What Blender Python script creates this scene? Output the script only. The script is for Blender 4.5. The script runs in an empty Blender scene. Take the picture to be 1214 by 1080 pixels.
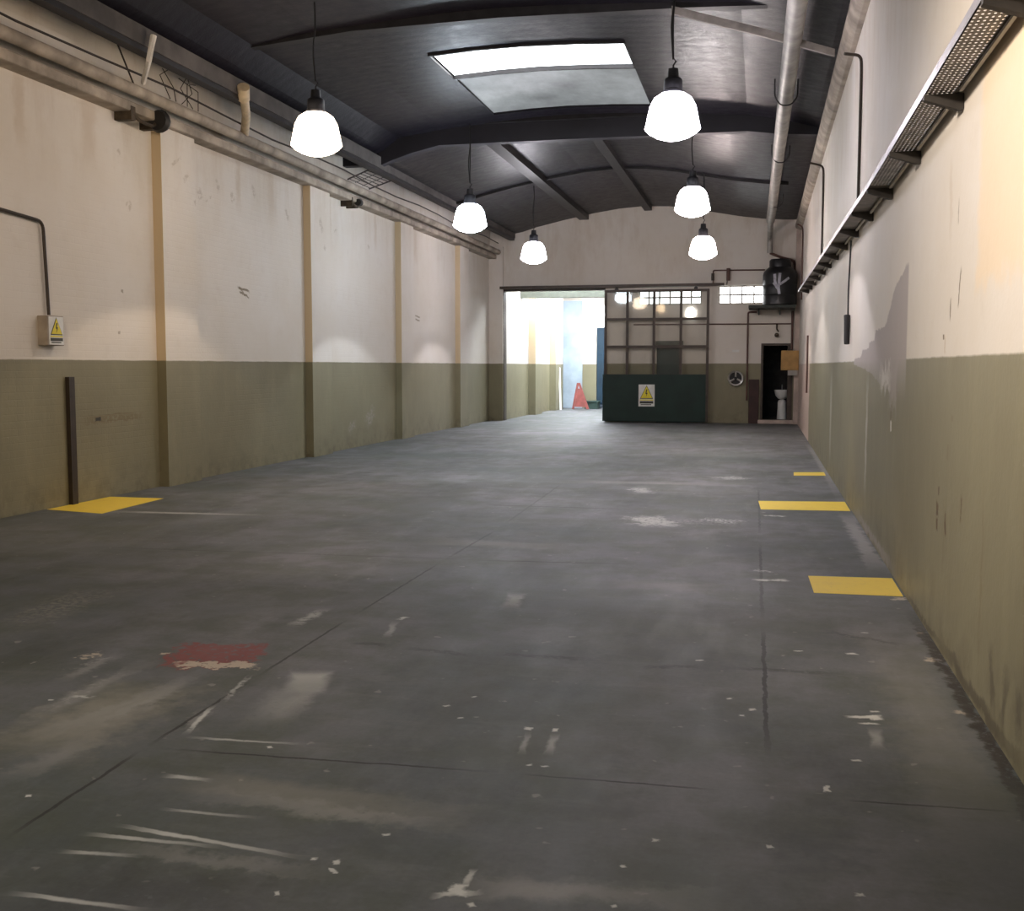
# Empty warehouse hall: two-tone painted walls, dark curved roof, sliding gate at the far end.
# World axes: X across the hall (right +), Y along the hall (away +), Z up, metres.
import bpy, bmesh, math, random
from mathutils import Vector, Matrix
random.seed(7)
C = bpy.context.scene.collection
PI = math.pi

# ------------------------------------------------------------------ helpers
class MB:
    """collects shapes into one mesh"""
    def __init__(self): self.bm = bmesh.new()
    def box(self, x0, x1, y0, y1, z0, z1, rot=None, piv=None, bev=0):
        r = bmesh.ops.create_cube(self.bm, size=1.0)
        vs = r['verts']
        cx, cy, cz = (x0+x1)/2, (y0+y1)/2, (z0+z1)/2
        for v in vs: v.co = Vector((cx+v.co.x*(x1-x0), cy+v.co.y*(y1-y0), cz+v.co.z*(z1-z0)))
        if bev:
            es = list({e for v in vs for e in v.link_edges})
            rb = bmesh.ops.bevel(self.bm, geom=es, offset=bev, segments=2, affect='EDGES', profile=.5)
            vs = list({v for f in rb['faces'] for v in f.verts} | {v for v in vs if v.is_valid})
        if rot is not None:
            p = Vector(piv if piv is not None else (cx, cy, cz))
            for v in vs: v.co = p + rot @ (v.co-p)
        return self
    def tube(self, pts, r, seg=10, cap=True, r1=None, smooth_bend=0):
        pts = [Vector(p) for p in pts]
        if smooth_bend: pts = round_path(pts, smooth_bend)
        n = len(pts); rings = []
        up = None
        for i, p in enumerate(pts):
            t = (pts[min(i+1, n-1)]-pts[max(i-1, 0)]).normalized()
            if up is None:
                a = Vector((0, 0, 1)) if abs(t.z) < .9 else Vector((1, 0, 0))
                up = (a - t*a.dot(t)).normalized()
            else:
                up = (up - t*up.dot(t)).normalized()
            s = t.cross(up)
            rr = r if r1 is None else r+(r1-r)*i/(n-1)
            rings.append([self.bm.verts.new(p+(up*math.cos(2*PI*k/seg)+s*math.sin(2*PI*k/seg))*rr) for k in range(seg)])
        for a, b in zip(rings, rings[1:]):
            for k in range(seg): self.bm.faces.new((a[k], a[(k+1) % seg], b[(k+1) % seg], b[k]))
        if cap:
            self.bm.faces.new(list(reversed(rings[0]))); self.bm.faces.new(rings[-1])
        return self
    def lathe(self, prof, c=(0, 0, 0), seg=32, axis='z'):
        rings = []
        def pt(r, z, k):
            a = 2*PI*k/seg
            if axis == 'z': q = (r*math.cos(a), r*math.sin(a), z)
            elif axis == 'y': q = (r*math.cos(a), z, r*math.sin(a))
            else: q = (z, r*math.cos(a), r*math.sin(a))
            return Vector(q)+Vector(c)
        for r, z in prof:
            if r < 1e-6: rings.append([self.bm.verts.new(pt(0, z, 0))])
            else: rings.append([self.bm.verts.new(pt(r, z, k)) for k in range(seg)])
        for a, b in zip(rings, rings[1:]):
            for k in range(seg):
                k2 = (k+1) % seg
                f = [a[k % len(a)]]
                if len(a) > 1: f.append(a[k2])
                if len(b) > 1: f.append(b[k2])
                f.append(b[k % len(b)])
                if len(f) >= 3: self.bm.faces.new(f)
        return self
    def prism(self, poly, v):
        """poly: 3D points of a planar polygon, extruded by vector v"""
        v = Vector(v)
        a = [self.bm.verts.new(Vector(p)) for p in poly]; b = [self.bm.verts.new(Vector(p)+v) for p in poly]
        self.bm.faces.new(a); self.bm.faces.new(list(reversed(b)))
        n = len(a)
        for i in range(n): self.bm.faces.new((a[i], b[i], b[(i+1) % n], a[(i+1) % n]))
        return self
    def build(self, name, mat, parent=None, smooth=False, origin=None):
        bmesh.ops.recalc_face_normals(self.bm, faces=self.bm.faces)
        me = bpy.data.meshes.new(name)
        if origin is not None:
            for v in self.bm.verts: v.co -= Vector(origin)
        self.bm.to_mesh(me); self.bm.free()
        if isinstance(mat, (list, tuple)):
            for m in mat: me.materials.append(m)
        else: me.materials.append(mat)
        if smooth:
            for p in me.polygons: p.use_smooth = True
            try: me.set_sharp_from_angle(angle=math.radians(40))
            except Exception: pass
        o = bpy.data.objects.new(name, me); C.objects.link(o)
        if origin is not None: o.location = origin
        if parent is not None:
            o.parent = parent
            if origin is None: o.location = -parent.location if isinstance(parent, bpy.types.Object) else (0, 0, 0)
        return o

def round_path(pts, r, n=5):
    out = [pts[0]]
    for a, b, c in zip(pts, pts[1:], pts[2:]):
        d0 = (a-b); d1 = (c-b); rr = min(r, d0.length*.45, d1.length*.45)
        p0 = b+d0.normalized()*rr; p1 = b+d1.normalized()*rr
        for i in range(n+1):
            t = i/n; out.append(p0*(1-t)**2+b*2*t*(1-t)+p1*t*t)
    out.append(pts[-1]); return out

def thing(name, label, cat, loc=(0, 0, 0), group=None):
    o = bpy.data.objects.new(name, None); C.objects.link(o); o.location = loc
    o.empty_display_size = .1
    return tag(o, label, cat, group)
def tag(o, label, cat, group=None):
    o['label'] = label; o['category'] = cat
    if group: o['group'] = group
    return o
def structure(o): o['kind'] = 'structure'; return o
def copy_tree(o, parent=None):
    c = o.copy(); C.objects.link(c)
    if parent is not None: c.parent = parent
    for ch in list(o.children): copy_tree(ch, c)
    return c

# ------------------------------------------------------------------ materials
class NT:
    def __init__(self, name):
        self.m = bpy.data.materials.new(name); self.m.use_nodes = True
        self.t = self.m.node_tree; self.t.nodes.clear()
        self.out = self.n('ShaderNodeOutputMaterial')
        self.b = self.n('ShaderNodeBsdfPrincipled')
        self.l(self.b.outputs[0], self.out.inputs[0])
        self.pos = None
    def n(self, ty, **k):
        x = self.t.nodes.new(ty)
        for a, v in k.items(): setattr(x, a, v)
        return x
    def l(self, a, b): self.t.links.new(a, b)
    def put(self, sock, v):
        if isinstance(v, bpy.types.NodeSocket): self.l(v, sock)
        else: sock.default_value = v
    def P(self):
        if self.pos is None: self.pos = self.n('ShaderNodeNewGeometry').outputs['Position']
        return self.pos
    def math(self, op, a, b=0., clamp=False):
        x = self.n('ShaderNodeMath', operation=op, use_clamp=clamp); self.put(x.inputs[0], a); self.put(x.inputs[1], b); return x.outputs[0]
    def vmath(self, op, a, b=(0, 0, 0)):
        x = self.n('ShaderNodeVectorMath', operation=op); self.put(x.inputs[0], a); self.put(x.inputs[1], b); return x.outputs[0]
    def noise(self, scale, detail=3., rough=.55, vec=None, stretch=None, col=False):
        v = vec if vec is not None else self.P()
        if stretch: v = self.vmath('MULTIPLY', v, stretch)
        x = self.n('ShaderNodeTexNoise'); self.l(v, x.inputs['Vector']); x.inputs['Scale'].default_value = scale
        x.inputs['Detail'].default_value = detail; x.inputs['Roughness'].default_value = rough
        return x.outputs['Color' if col else 'Fac']
    def rng(self, v, a, b, c=0., d=1., smooth=False):
        x = self.n('ShaderNodeMapRange'); x.clamp = True
        if smooth: x.interpolation_type = 'SMOOTHSTEP'
        self.put(x.inputs['Value'], v)
        for k, q in zip(('From Min', 'From Max', 'To Min', 'To Max'), (a, b, c, d)): self.put(x.inputs[k], q)
        return x.outputs['Result']
    def mix(self, f, a, b, blend='MIX'):
        x = self.n('ShaderNodeMix', data_type='RGBA', blend_type=blend)
        self.put(x.inputs['Factor'], f)
        for s, v in ((x.inputs[6], a), (x.inputs[7], b)):
            if not isinstance(v, bpy.types.NodeSocket) and len(v) == 3: v = (*v, 1)
            self.put(s, v)
        return x.outputs[2]
    def sep(self, v):
        x = self.n('ShaderNodeSeparateXYZ'); self.l(v, x.inputs[0]); return x.outputs
    def comb(self, x, y, z=0.):
        q = self.n('ShaderNodeCombineXYZ')
        for s, v in zip(q.inputs, (x, y, z)): self.put(s, v)
        return q.outputs[0]
    def bump(self, h, strength=.3, dist=.01):
        x = self.n('ShaderNodeBump'); x.inputs['Strength'].default_value = strength; x.inputs['Distance'].default_value = dist
        self.l(h, x.inputs['Height']); self.l(x.outputs[0], self.b.inputs['Normal'])
    def done(self, col=None, rough=.6, metal=0., spec=None):
        if col is not None:
            if not isinstance(col, bpy.types.NodeSocket) and len(col) == 3: col = (*col, 1)
            self.put(self.b.inputs['Base Color'], col)
        self.put(self.b.inputs['Roughness'], rough); self.put(self.b.inputs['Metallic'], metal)
        if spec is not None: self.put(self.b.inputs['Specular IOR Level'], spec)
        return self.m

def plain(name, col, rough=.6, metal=0., var=.25, scale=6., bump=0.):
    """paint, metal or plastic with a little dirt so no surface is perfectly even"""
    t = NT(name)
    f = t.noise(scale, 4)
    c2 = tuple(max(0, c*(1-var)) for c in col); c1 = tuple(min(1, c*(1+var*.5)) for c in col)
    c = t.mix(t.rng(f, .35, .7), c2, c1)
    if bump: t.bump(t.noise(40, 3), bump, .004)
    return t.done(c, rough, metal)
def emit(name, col, strength):
    t = NT(name); t.b.inputs['Emission Color'].default_value = (*col, 1); t.b.inputs['Emission Strength'].default_value = strength
    return t.done(col, .5)

# the mark group: a soft-edged bar, centred, turned, with a ragged outline and gaps
def make_mark_group():
    g = bpy.data.node_groups.new('mark', 'ShaderNodeTree')
    I = g.interface
    for nm, ty in (('Vector', 'Vector'), ('Ragged', 'Vector'), ('Gaps', 'Float'), ('Center', 'Vector'), ('Angle', 'Float'), ('Half', 'Vector'),
                   ('Soft', 'Float'), ('Amount', 'Float'), ('Break', 'Float'), ('Fade', 'Float'), ('Strength', 'Float')):
        I.new_socket(nm, in_out='INPUT', socket_type='NodeSocket'+ty)
    I.new_socket('Mask', in_out='OUTPUT', socket_type='NodeSocketFloat')
    t = object.__new__(NT); t.t = g; t.pos = None
    gi = t.n('NodeGroupInput').outputs; go = t.n('NodeGroupOutput')
    sc = t.n('ShaderNodeVectorMath', operation='MULTIPLY_ADD')
    t.l(gi['Ragged'], sc.inputs[0]); t.l(gi['Amount'], sc.inputs[1]); t.l(gi['Vector'], sc.inputs[2])
    d = t.vmath('SUBTRACT', sc.outputs[0], gi['Center'])
    ro = t.n('ShaderNodeVectorRotate', rotation_type='Z_AXIS', invert=True)
    t.l(d, ro.inputs['Vector']); t.l(gi['Angle'], ro.inputs['Angle'])
    q = t.vmath('DIVIDE', ro.outputs[0], gi['Half'])
    x, y, _ = t.sep(q)
    m = t.math('MAXIMUM', t.math('ABSOLUTE', x), t.math('ABSOLUTE', y))
    k = t.rng(m, t.math('SUBTRACT', 1., gi['Soft']), 1., 1., 0., smooth=True)
    fx = t.rng(x, -1., 1., 1., t.math('SUBTRACT', 1., gi['Fade']))
    gp = t.rng(gi['Gaps'], t.math('MULTIPLY', gi['Break'], .9), t.math('ADD', t.math('MULTIPLY', gi['Break'], .9), .12), t.math('SUBTRACT', 1., t.math('MINIMUM', t.math('MULTIPLY', gi['Break'], 3.), 1.)), 1.)
    r = t.math('MULTIPLY', t.math('MULTIPLY', k, fx), t.math('MULTIPLY', gp, gi['Strength']))
    t.l(r, go.inputs['Mask'])
    return g
MARK = make_mark_group()
def marks(t, col, vec, lst, colours, ragged, gaps):
    """lst rows: cx, cy, angle, half length, half width, soft, ragged, gaps, fade, strength, colour"""
    for (cx, cy, an, hx, hy, so, di, br, fa, st, cn) in lst:
        g = t.n('ShaderNodeGroup'); g.node_tree = MARK
        t.l(vec, g.inputs['Vector']); t.l(ragged, g.inputs['Ragged']); t.l(gaps, g.inputs['Gaps'])
        g.inputs['Center'].default_value = (cx, cy, 0); g.inputs['Angle'].default_value = an
        g.inputs['Half'].default_value = (hx, hy, 1); g.inputs['Soft'].default_value = so
        g.inputs['Amount'].default_value = di*2; g.inputs['Break'].default_value = br; g.inputs['Fade'].default_value = fa
        g.inputs['Strength'].default_value = st
        col = t.mix(g.outputs[0], col, colours[cn])
    return col
def ragged_pair(t, vec, s1=9., s2=26.):
    a = t.noise(s1, 4, .65, vec=vec, col=True)
    rag = t.vmath('SUBTRACT', a, (.5, .5, .5))
    gap = t.noise(s2, 3, .6, vec=vec)
    return rag, gap

CREAM = (.70, .655, .595); OLIVE = (.235, .215, .135)
FLOORC = dict(slate=(.062, .070, .074), dark=(.016, .016, .016), dust=(.36, .345, .33), beige=(.29, .27, .225), green=(.085, .09, .055), white=(.66, .65, .62),
              cream=(.56, .47, .37), red=(.25, .062, .06), dirt=(.03, .022, .014))
FLOOR_MARKS = [
    (-2.843, 4.253, 1.5662, 0.657, 0.375, 0.95, 0.25, 0.12, 0, 0.75, 'beige'),
    (-1.658, 3.608, -0.0886, 0.531, 0.14, 0.9, 0.06, 0.2, 0.5, 0.6, 'beige'),
    (-4.402, 6.188, 1.7109, 0.716, 0.25, 0.9, 0.2, 0.5, 0.0, 0.5, 'beige'),
    (-1.216, 3.537, -0.0766, 0.392, 0.175, 0.9, 0.1, 0.3, 0.0, 0.3, 'beige'),
    (-0.607, 3.071, 0.1051, 0.238, 0.07, 0.9, 0.03, 0.2, 0.7, 0.5, 'dust'),
    (-0.785, 10.993, 0.0491, 0.673, 0.3, 0.9, 0.2, 0.5, 0.0, 0.5, 'dust'),
    (-0.711, 6.268, -1.456, 0.943, 0.6, 0.95, 0.3, 0.3, 0.0, 0.25, 'green'),
    (-0.871, 4.232, -0.3756, 0.455, 0.45, 0.95, 0.3, 0.2, 0.0, 0.35, 'green'),
    (-1.681, 2.813, 0.1224, 0.516, 0.25, 0.95, 0.2, 0.3, 0.0, 0.4, 'dark'),
    (-3.119, 4.583, 1.5605, 0.629, 0.08, 0.95, 0.09, 0.22, 0.3, 0.5, 'dust'),
    (-2.823, 4.484, 1.3861, 0.626, 0.07, 0.95, 0.09, 0.22, 0.3, 0.45, 'dust'),
    (-2.769, 4.391, 1.46, 0.366, 0.05, 0.95, 0.09, 0.22, 0.3, 0.55, 'dust'),
    (-2.705, 3.729, 1.4809, 0.284, 0.11, 0.95, 0.09, 0.22, 0.3, 0.4, 'dust'),
    (-2.725, 4.595, 1.6032, 0.339, 0.06, 0.95, 0.09, 0.22, 0.3, 0.45, 'dust'),
    (-2.397, 4.298, 1.7058, 0.175, 0.05, 0.95, 0.09, 0.22, 0.3, 0.5, 'dust'),
    (-2.072, 4.684, 1.7328, 0.391, 0.09, 0.95, 0.09, 0.22, 0.3, 0.4, 'dust'),
    (-3.349, 4.94, 1.5647, 0.326, 0.05, 0.95, 0.09, 0.22, 0.3, 0.5, 'dust'),
    (-1.506, 3.493, -0.0918, 0.595, 0.08, 0.95, 0.1, 0.25, 0.0, 0.4, 'dust'),
    (-0.469, 3.093, 0.1282, 0.497, 0.1, 0.95, 0.1, 0.25, 0.0, 0.4, 'dust'),
    (-1.65, 3.05, -0.0308, 0.471, 0.06, 0.95, 0.1, 0.25, 0.0, 0.35, 'dust'),
    (-1.444, 14.564, 0.0393, 1.451, 0.25, 0.95, 0.1, 0.25, 0.0, 0.4, 'dust'),
    (-2.235, 9.226, -0.0503, 0.845, 0.25, 0.95, 0.1, 0.25, 0.0, 0.3, 'dust'),
    (-0.634, 7.699, -0.0588, 0.536, 0.25, 0.95, 0.1, 0.25, 0.0, 0.3, 'dust'),
    (-0.306, 5.832, -0.7, 0.427, 0.35, 0.98, 0.25, 0.1, 0.0, 0.5, 'slate'),
    (0.498, 6.302, -0.882, 0.521, 0.3, 0.98, 0.25, 0.1, 0.0, 0.45, 'slate'),
    (-1.07, 5.739, -0.3083, 0.517, 0.25, 0.98, 0.25, 0.1, 0.0, 0.45, 'slate'),
    (0.194, 3.556, 0.0822, 0.225, 0.25, 0.98, 0.25, 0.1, 0.0, 0.5, 'slate'),
    (-1.218, 3.319, 0.0743, 0.33, 0.175, 0.98, 0.25, 0.1, 0.0, 0.45, 'slate'),
    (-0.504, 3.748, 0.065, 0.239, 0.2, 0.98, 0.25, 0.1, 0.0, 0.3, 'slate'),
    (-2.408, 3.461, 1.5976, 0.448, 0.011, 0.5, 0.012, 0.25, 0.0, 0.8, 'dark'),
    (-2.426, 4.418, 1.5836, 0.509, 0.011, 0.5, 0.012, 0.25, 0.0, 0.8, 'dark'),
    (-2.44, 5.605, 1.5811, 0.679, 0.011, 0.5, 0.012, 0.25, 0.0, 0.8, 'dark'),
    (-2.447, 7.302, 1.5713, 1.018, 0.011, 0.5, 0.012, 0.25, 0.0, 0.8, 'dark'),
    (-2.433, 9.195, 1.5537, 0.876, 0.015, 0.5, 0.012, 0.25, 0.0, 0.45, 'dark'),
    (-2.484, 12.231, 1.5989, 2.135, 0.015, 0.5, 0.012, 0.25, 0.0, 0.35, 'dark'),
    (-1.646, 3.951, 0.0348, 0.746, 0.01, 0.5, 0.012, 0.25, 0.0, 0.85, 'dark'),
    (-0.499, 3.978, 0.0125, 0.4, 0.009, 0.5, 0.012, 0.25, 0.0, 0.8, 'dark'),
    (0.607, 3.996, 0.0418, 0.311, 0.009, 0.5, 0.012, 0.25, 0.0, 0.75, 'dark'),
    (-3.885, 8.375, 0.0336, 1.977, 0.0175, 0.5, 0.012, 0.25, 0.0, 0.4, 'dark'),
    (-1.558, 8.463, 0.0827, 0.672, 0.0175, 0.5, 0.012, 0.25, 0.0, 0.7, 'dark'),
    (-2.223, 11.825, -0.0192, 0.912, 0.03, 0.5, 0.012, 0.25, 0.0, 0.55, 'dark'),
    (0.046, 5.486, 1.5775, 1.189, 0.014, 0.5, 0.02, 0.3, 0.0, 0.8, 'dark'),
    (0.029, 8.322, 1.576, 1.648, 0.014, 0.5, 0.02, 0.3, 0.0, 0.6, 'dark'),
    (0.009, 12.294, 1.5762, 2.325, 0.014, 0.5, 0.02, 0.3, 0.0, 0.4, 'dark'),
    (-2.102, 5.71, 0.0, 0.149, 0.045, 0.8, 0.06, 0.4, 0.0, 0.5, 'dark'),
    (-1.675, 5.628, -0.1884, 0.272, 0.045, 0.8, 0.06, 0.4, 0.0, 0.5, 'dark'),
    (-1.115, 5.659, 0.0043, 0.348, 0.045, 0.8, 0.06, 0.4, 0.0, 0.5, 'dark'),
    (-0.423, 5.604, 0.2976, 0.203, 0.045, 0.8, 0.06, 0.4, 0.0, 0.5, 'dark'),
    (0.138, 5.655, -0.0218, 0.367, 0.045, 0.8, 0.06, 0.4, 0.0, 0.5, 'dark'),
    (0.614, 6.449, -0.5237, 0.328, 0.045, 0.8, 0.06, 0.4, 0.0, 0.5, 'dark'),
    (-2.838, 5.283, 0.1886, 0.256, 0.25, 0.12, 0.17, 0.38, 0.0, 0.85, 'red'),
    (-2.731, 5.12, 0.1199, 0.238, 0.055, 0.25, 0.16, 0.35, 0.0, 0.9, 'cream'),
    (-3.123, 5.263, 0.2148, 0.028, 0.025, 0.4, 0.06, 0.3, 0.0, 0.8, 'cream'),
    (-3.481, 5.138, 1.2835, 0.069, 0.07, 0.5, 0.12, 0.5, 0.0, 0.8, 'cream'),
    (-3.393, 5.013, 1.4164, 0.198, 0.045, 0.8, 0.1, 0.5, 0.0, 0.5, 'dust'),
    (-3.124, 4.546, 1.5929, 0.498, 0.05, 0.9, 0.08, 0.55, 0.0, 0.5, 'dust'),
    (-2.143, 4.917, -1.2694, 0.241, 0.13, 0.6, 0.03, 0.15, 0.9, 0.75, 'white'),
    (-2.117, 4.542, -1.4321, 0.373, 0.15, 0.9, 0.05, 0.3, 0.8, 0.35, 'white'),
    (-1.736, 3.171, -0.1261, 0.394, 0.0175, 0.7, 0.012, 0.1, 0.6, 0.95, 'white'),
    (-1.903, 3.136, 0.0089, 0.281, 0.0175, 0.7, 0.012, 0.15, 0.8, 0.9, 'white'),
    (-2.014, 3.01, 0.0873, 0.161, 0.0175, 0.8, 0.012, 0.2, 0.9, 0.85, 'white'),
    (-1.83, 3.376, 0.0117, 0.214, 0.015, 0.8, 0.012, 0.2, 0.9, 0.8, 'white'),
    (-2.075, 3.659, -0.0202, 0.124, 0.025, 0.8, 0.02, 0.1, 0.9, 0.95, 'white'),
    (-1.899, 2.716, -0.0097, 0.258, 0.0175, 0.8, 0.012, 0.15, 0.6, 0.9, 'white'),
    (-2.056, 4.087, 0.0522, 0.287, 0.015, 0.8, 0.015, 0.25, 0.4, 0.75, 'white'),
    (-2.383, 4.303, -1.3765, 0.223, 0.0175, 0.8, 0.02, 0.3, 0.0, 0.75, 'white'),
    (-2.442, 4.772, -1.4113, 0.261, 0.02, 0.8, 0.03, 0.4, 0.0, 0.5, 'white'),
    (-2.128, 6.345, 1.1836, 0.056, 0.025, 0.7, 0.03, 0.4, 0.0, 0.8, 'white'),
    (-2.103, 6.063, -1.3709, 0.234, 0.03, 0.9, 0.03, 0.3, 0.0, 0.35, 'white'),
    (-2.7, 6.239, 1.5284, 0.295, 0.06, 0.9, 0.05, 0.4, 0.0, 0.5, 'white'),
    (-3.085, 4.478, 0.0227, 0.066, 0.025, 0.8, 0.03, 0.4, 0.0, 0.7, 'white'),
    (-3.2, 4.402, 0.3971, 0.017, 0.015, 0.6, 0.03, 0.2, 0.0, 0.85, 'white'),
    (-2.553, 3.365, 0.3588, 0.013, 0.015, 0.6, 0.03, 0.2, 0.0, 0.85, 'white'),
    (-1.367, 2.89, 0.3805, 0.011, 0.015, 0.6, 0.03, 0.2, 0.0, 0.85, 'white'),
    (-1.266, 3.119, 0.3347, 0.012, 0.015, 0.6, 0.03, 0.2, 0.0, 0.85, 'white'),
    (-1.261, 3.07, 0.3488, 0.012, 0.015, 0.6, 0.03, 0.2, 0.0, 0.85, 'white'),
    (-1.926, 4.038, 0.3743, 0.015, 0.015, 0.6, 0.03, 0.2, 0.0, 0.85, 'white'),
    (-0.85, 3.005, 0.4131, 0.088, 0.02, 0.8, 0.03, 0.25, 0.0, 0.85, 'white'),
    (-0.839, 3.042, 0.0792, 0.032, 0.045, 0.6, 0.06, 0.3, 0.0, 0.95, 'white'),
    (-0.836, 3.112, 1.6494, 0.064, 0.015, 0.8, 0.02, 0.3, 0.0, 0.7, 'white'),
    (-0.784, 2.949, -1.1955, 0.018, 0.0125, 0.7, 0.02, 0.2, 0.0, 0.9, 'white'),
    (-1.272, 3.13, 0.4487, 0.015, 0.011, 0.7, 0.03, 0.3, 0.0, 0.8, 'white'),
    (-1.253, 3.055, 0.4324, 0.014, 0.011, 0.7, 0.03, 0.3, 0.0, 0.8, 'white'),
    (-1.352, 3.127, 0.4487, 0.015, 0.011, 0.7, 0.03, 0.3, 0.0, 0.8, 'white'),
    (-1.183, 3.352, 0.4498, 0.016, 0.011, 0.7, 0.03, 0.3, 0.0, 0.8, 'white'),
    (-0.39, 3.292, 0.4347, 0.015, 0.011, 0.7, 0.03, 0.3, 0.0, 0.8, 'white'),
    (-0.383, 3.027, 0.4324, 0.014, 0.011, 0.7, 0.03, 0.3, 0.0, 0.8, 'white'),
    (-1.268, 4.566, 0.5162, 0.021, 0.011, 0.7, 0.03, 0.3, 0.0, 0.8, 'white'),
    (-1.369, 4.725, 0.5248, 0.022, 0.011, 0.7, 0.03, 0.3, 0.0, 0.8, 'white'),
    (-1.284, 4.883, 0.5218, 0.023, 0.011, 0.7, 0.03, 0.3, 0.0, 0.8, 'white'),
    (-0.851, 4.075, 0.4636, 0.019, 0.011, 0.7, 0.03, 0.3, 0.0, 0.8, 'white'),
    (-0.792, 4.072, 0.4522, 0.019, 0.011, 0.7, 0.03, 0.3, 0.0, 0.8, 'white'),
    (-0.947, 4.503, -0.0749, 0.02, 0.025, 0.6, 0.04, 0.3, 0.0, 0.9, 'white'),
    (-0.923, 4.318, -1.4564, 0.162, 0.02, 0.9, 0.02, 0.2, 0.0, 0.35, 'white'),
    (-0.826, 4.509, 0.0, 0.015, 0.025, 0.6, 0.03, 0.2, 0.0, 0.95, 'white'),
    (-0.811, 4.333, -1.5053, 0.153, 0.025, 0.9, 0.02, 0.2, 0.0, 0.4, 'white'),
    (-1.567, 6.977, -1.4485, 0.299, 0.08, 0.8, 0.05, 0.3, 0.8, 0.6, 'white'),
    (0.475, 4.983, 0.273, 0.091, 0.02, 0.6, 0.03, 0.3, 0.0, 0.9, 'white'),
    (0.524, 4.976, 0.2141, 0.035, 0.035, 0.5, 0.04, 0.3, 0.0, 0.95, 'white'),
    (0.486, 4.887, 0.1364, 0.051, 0.015, 0.6, 0.03, 0.3, 0.0, 0.8, 'white'),
    (0.53, 5.069, 0.1419, 0.025, 0.015, 0.6, 0.03, 0.3, 0.0, 0.8, 'white'),
    (0.5, 4.697, -1.6103, 0.165, 0.035, 0.9, 0.02, 0.2, 0.0, 0.35, 'white'),
    (0.266, 4.087, 0.0, 0.015, 0.035, 0.5, 0.05, 0.2, 0.0, 0.95, 'white'),
    (0.396, 4.409, 0.2208, 0.025, 0.0125, 0.6, 0.02, 0.2, 0.0, 0.8, 'white'),
    (0.914, 6.05, -0.1266, 0.055, 0.055, 0.5, 0.08, 0.35, 0.0, 0.85, 'cream'),
    (0.939, 6.651, -0.5344, 0.028, 0.03, 0.6, 0.04, 0.3, 0.0, 0.8, 'cream'),
    (0.906, 5.12, -0.4849, 0.053, 0.03, 0.7, 0.06, 0.4, 0.0, 0.7, 'cream'),
    (0.508, 6.085, 0.2171, 0.035, 0.025, 0.6, 0.04, 0.3, 0.0, 0.8, 'white'),
    (0.925, 7.611, -0.0783, 0.051, 0.06, 0.6, 0.08, 0.4, 0.0, 0.7, 'cream'),
    (-0.011, 4.973, 0.2268, 0.02, 0.015, 0.7, 0.04, 0.3, 0.0, 0.75, 'white'),
    (-0.052, 4.878, 0.2268, 0.02, 0.015, 0.7, 0.04, 0.3, 0.0, 0.75, 'white'),
    (-0.283, 5.759, 0.2299, 0.024, 0.015, 0.7, 0.04, 0.3, 0.0, 0.75, 'white'),
    (-0.116, 5.122, 0.2392, 0.021, 0.015, 0.7, 0.04, 0.3, 0.0, 0.75, 'white'),
    (0.051, 3.543, 0.2368, 0.015, 0.015, 0.7, 0.04, 0.3, 0.0, 0.75, 'white'),
    (-0.299, 3.502, 0.2368, 0.015, 0.015, 0.7, 0.04, 0.3, 0.0, 0.75, 'white'),
    (0.307, 3.256, 0.2268, 0.013, 0.015, 0.7, 0.04, 0.3, 0.0, 0.75, 'white'),
    (0.229, 6.078, 0.2253, 0.025, 0.015, 0.7, 0.04, 0.3, 0.0, 0.75, 'white'),
    (0.619, 6.598, 0.2311, 0.026, 0.015, 0.7, 0.04, 0.3, 0.0, 0.75, 'white'),
    (0.09, 8.095, 0.1624, 0.151, 0.05, 0.5, 0.08, 0.35, 0.0, 0.8, 'white'),
    (0.05, 8.442, -0.3783, 0.084, 0.06, 0.6, 0.08, 0.5, 0.0, 0.55, 'white'),
    (-1.048, 10.951, -1.1887, 0.456, 0.25, 0.6, 0.25, 0.4, 0.0, 0.6, 'white'),
    (-0.348, 11.145, -0.4662, 0.264, 0.175, 0.6, 0.2, 0.5, 0.0, 0.55, 'white'),
    (-0.379, 15.465, -0.8843, 0.286, 0.25, 0.7, 0.3, 0.4, 0.0, 0.5, 'white'),
    (-1.438, 13.666, -1.3152, 0.39, 0.15, 0.7, 0.2, 0.4, 0.0, 0.5, 'white'),
    (0.165, 11.614, -0.0317, 0.142, 0.06, 0.6, 0.1, 0.4, 0.0, 0.55, 'white'),
    (-5.88, 10.46, 0.0561, 1.008, 0.08, 0.9, 0.05, 0.2, 0.7, 0.7, 'white'),
    (0.9, 10.3, 1.5708, 2.0, 0.1, 0.8, 0.08, 0.2, 0.0, 0.7, 'dust'),
    (0.95, 18.15, 1.5708, 5.85, 0.075, 0.8, 0.08, 0.2, 0.0, 0.5, 'dust'),
    (0.95, 5.45, 1.5708, 1.95, 0.045, 0.6, 0.07, 0.35, 0.0, 0.9, 'dirt'),
    (0.75, 5.1, 1.5708, 2.1, 0.25, 0.95, 0.15, 0.2, 0.0, 0.35, 'beige'),
]

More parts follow.
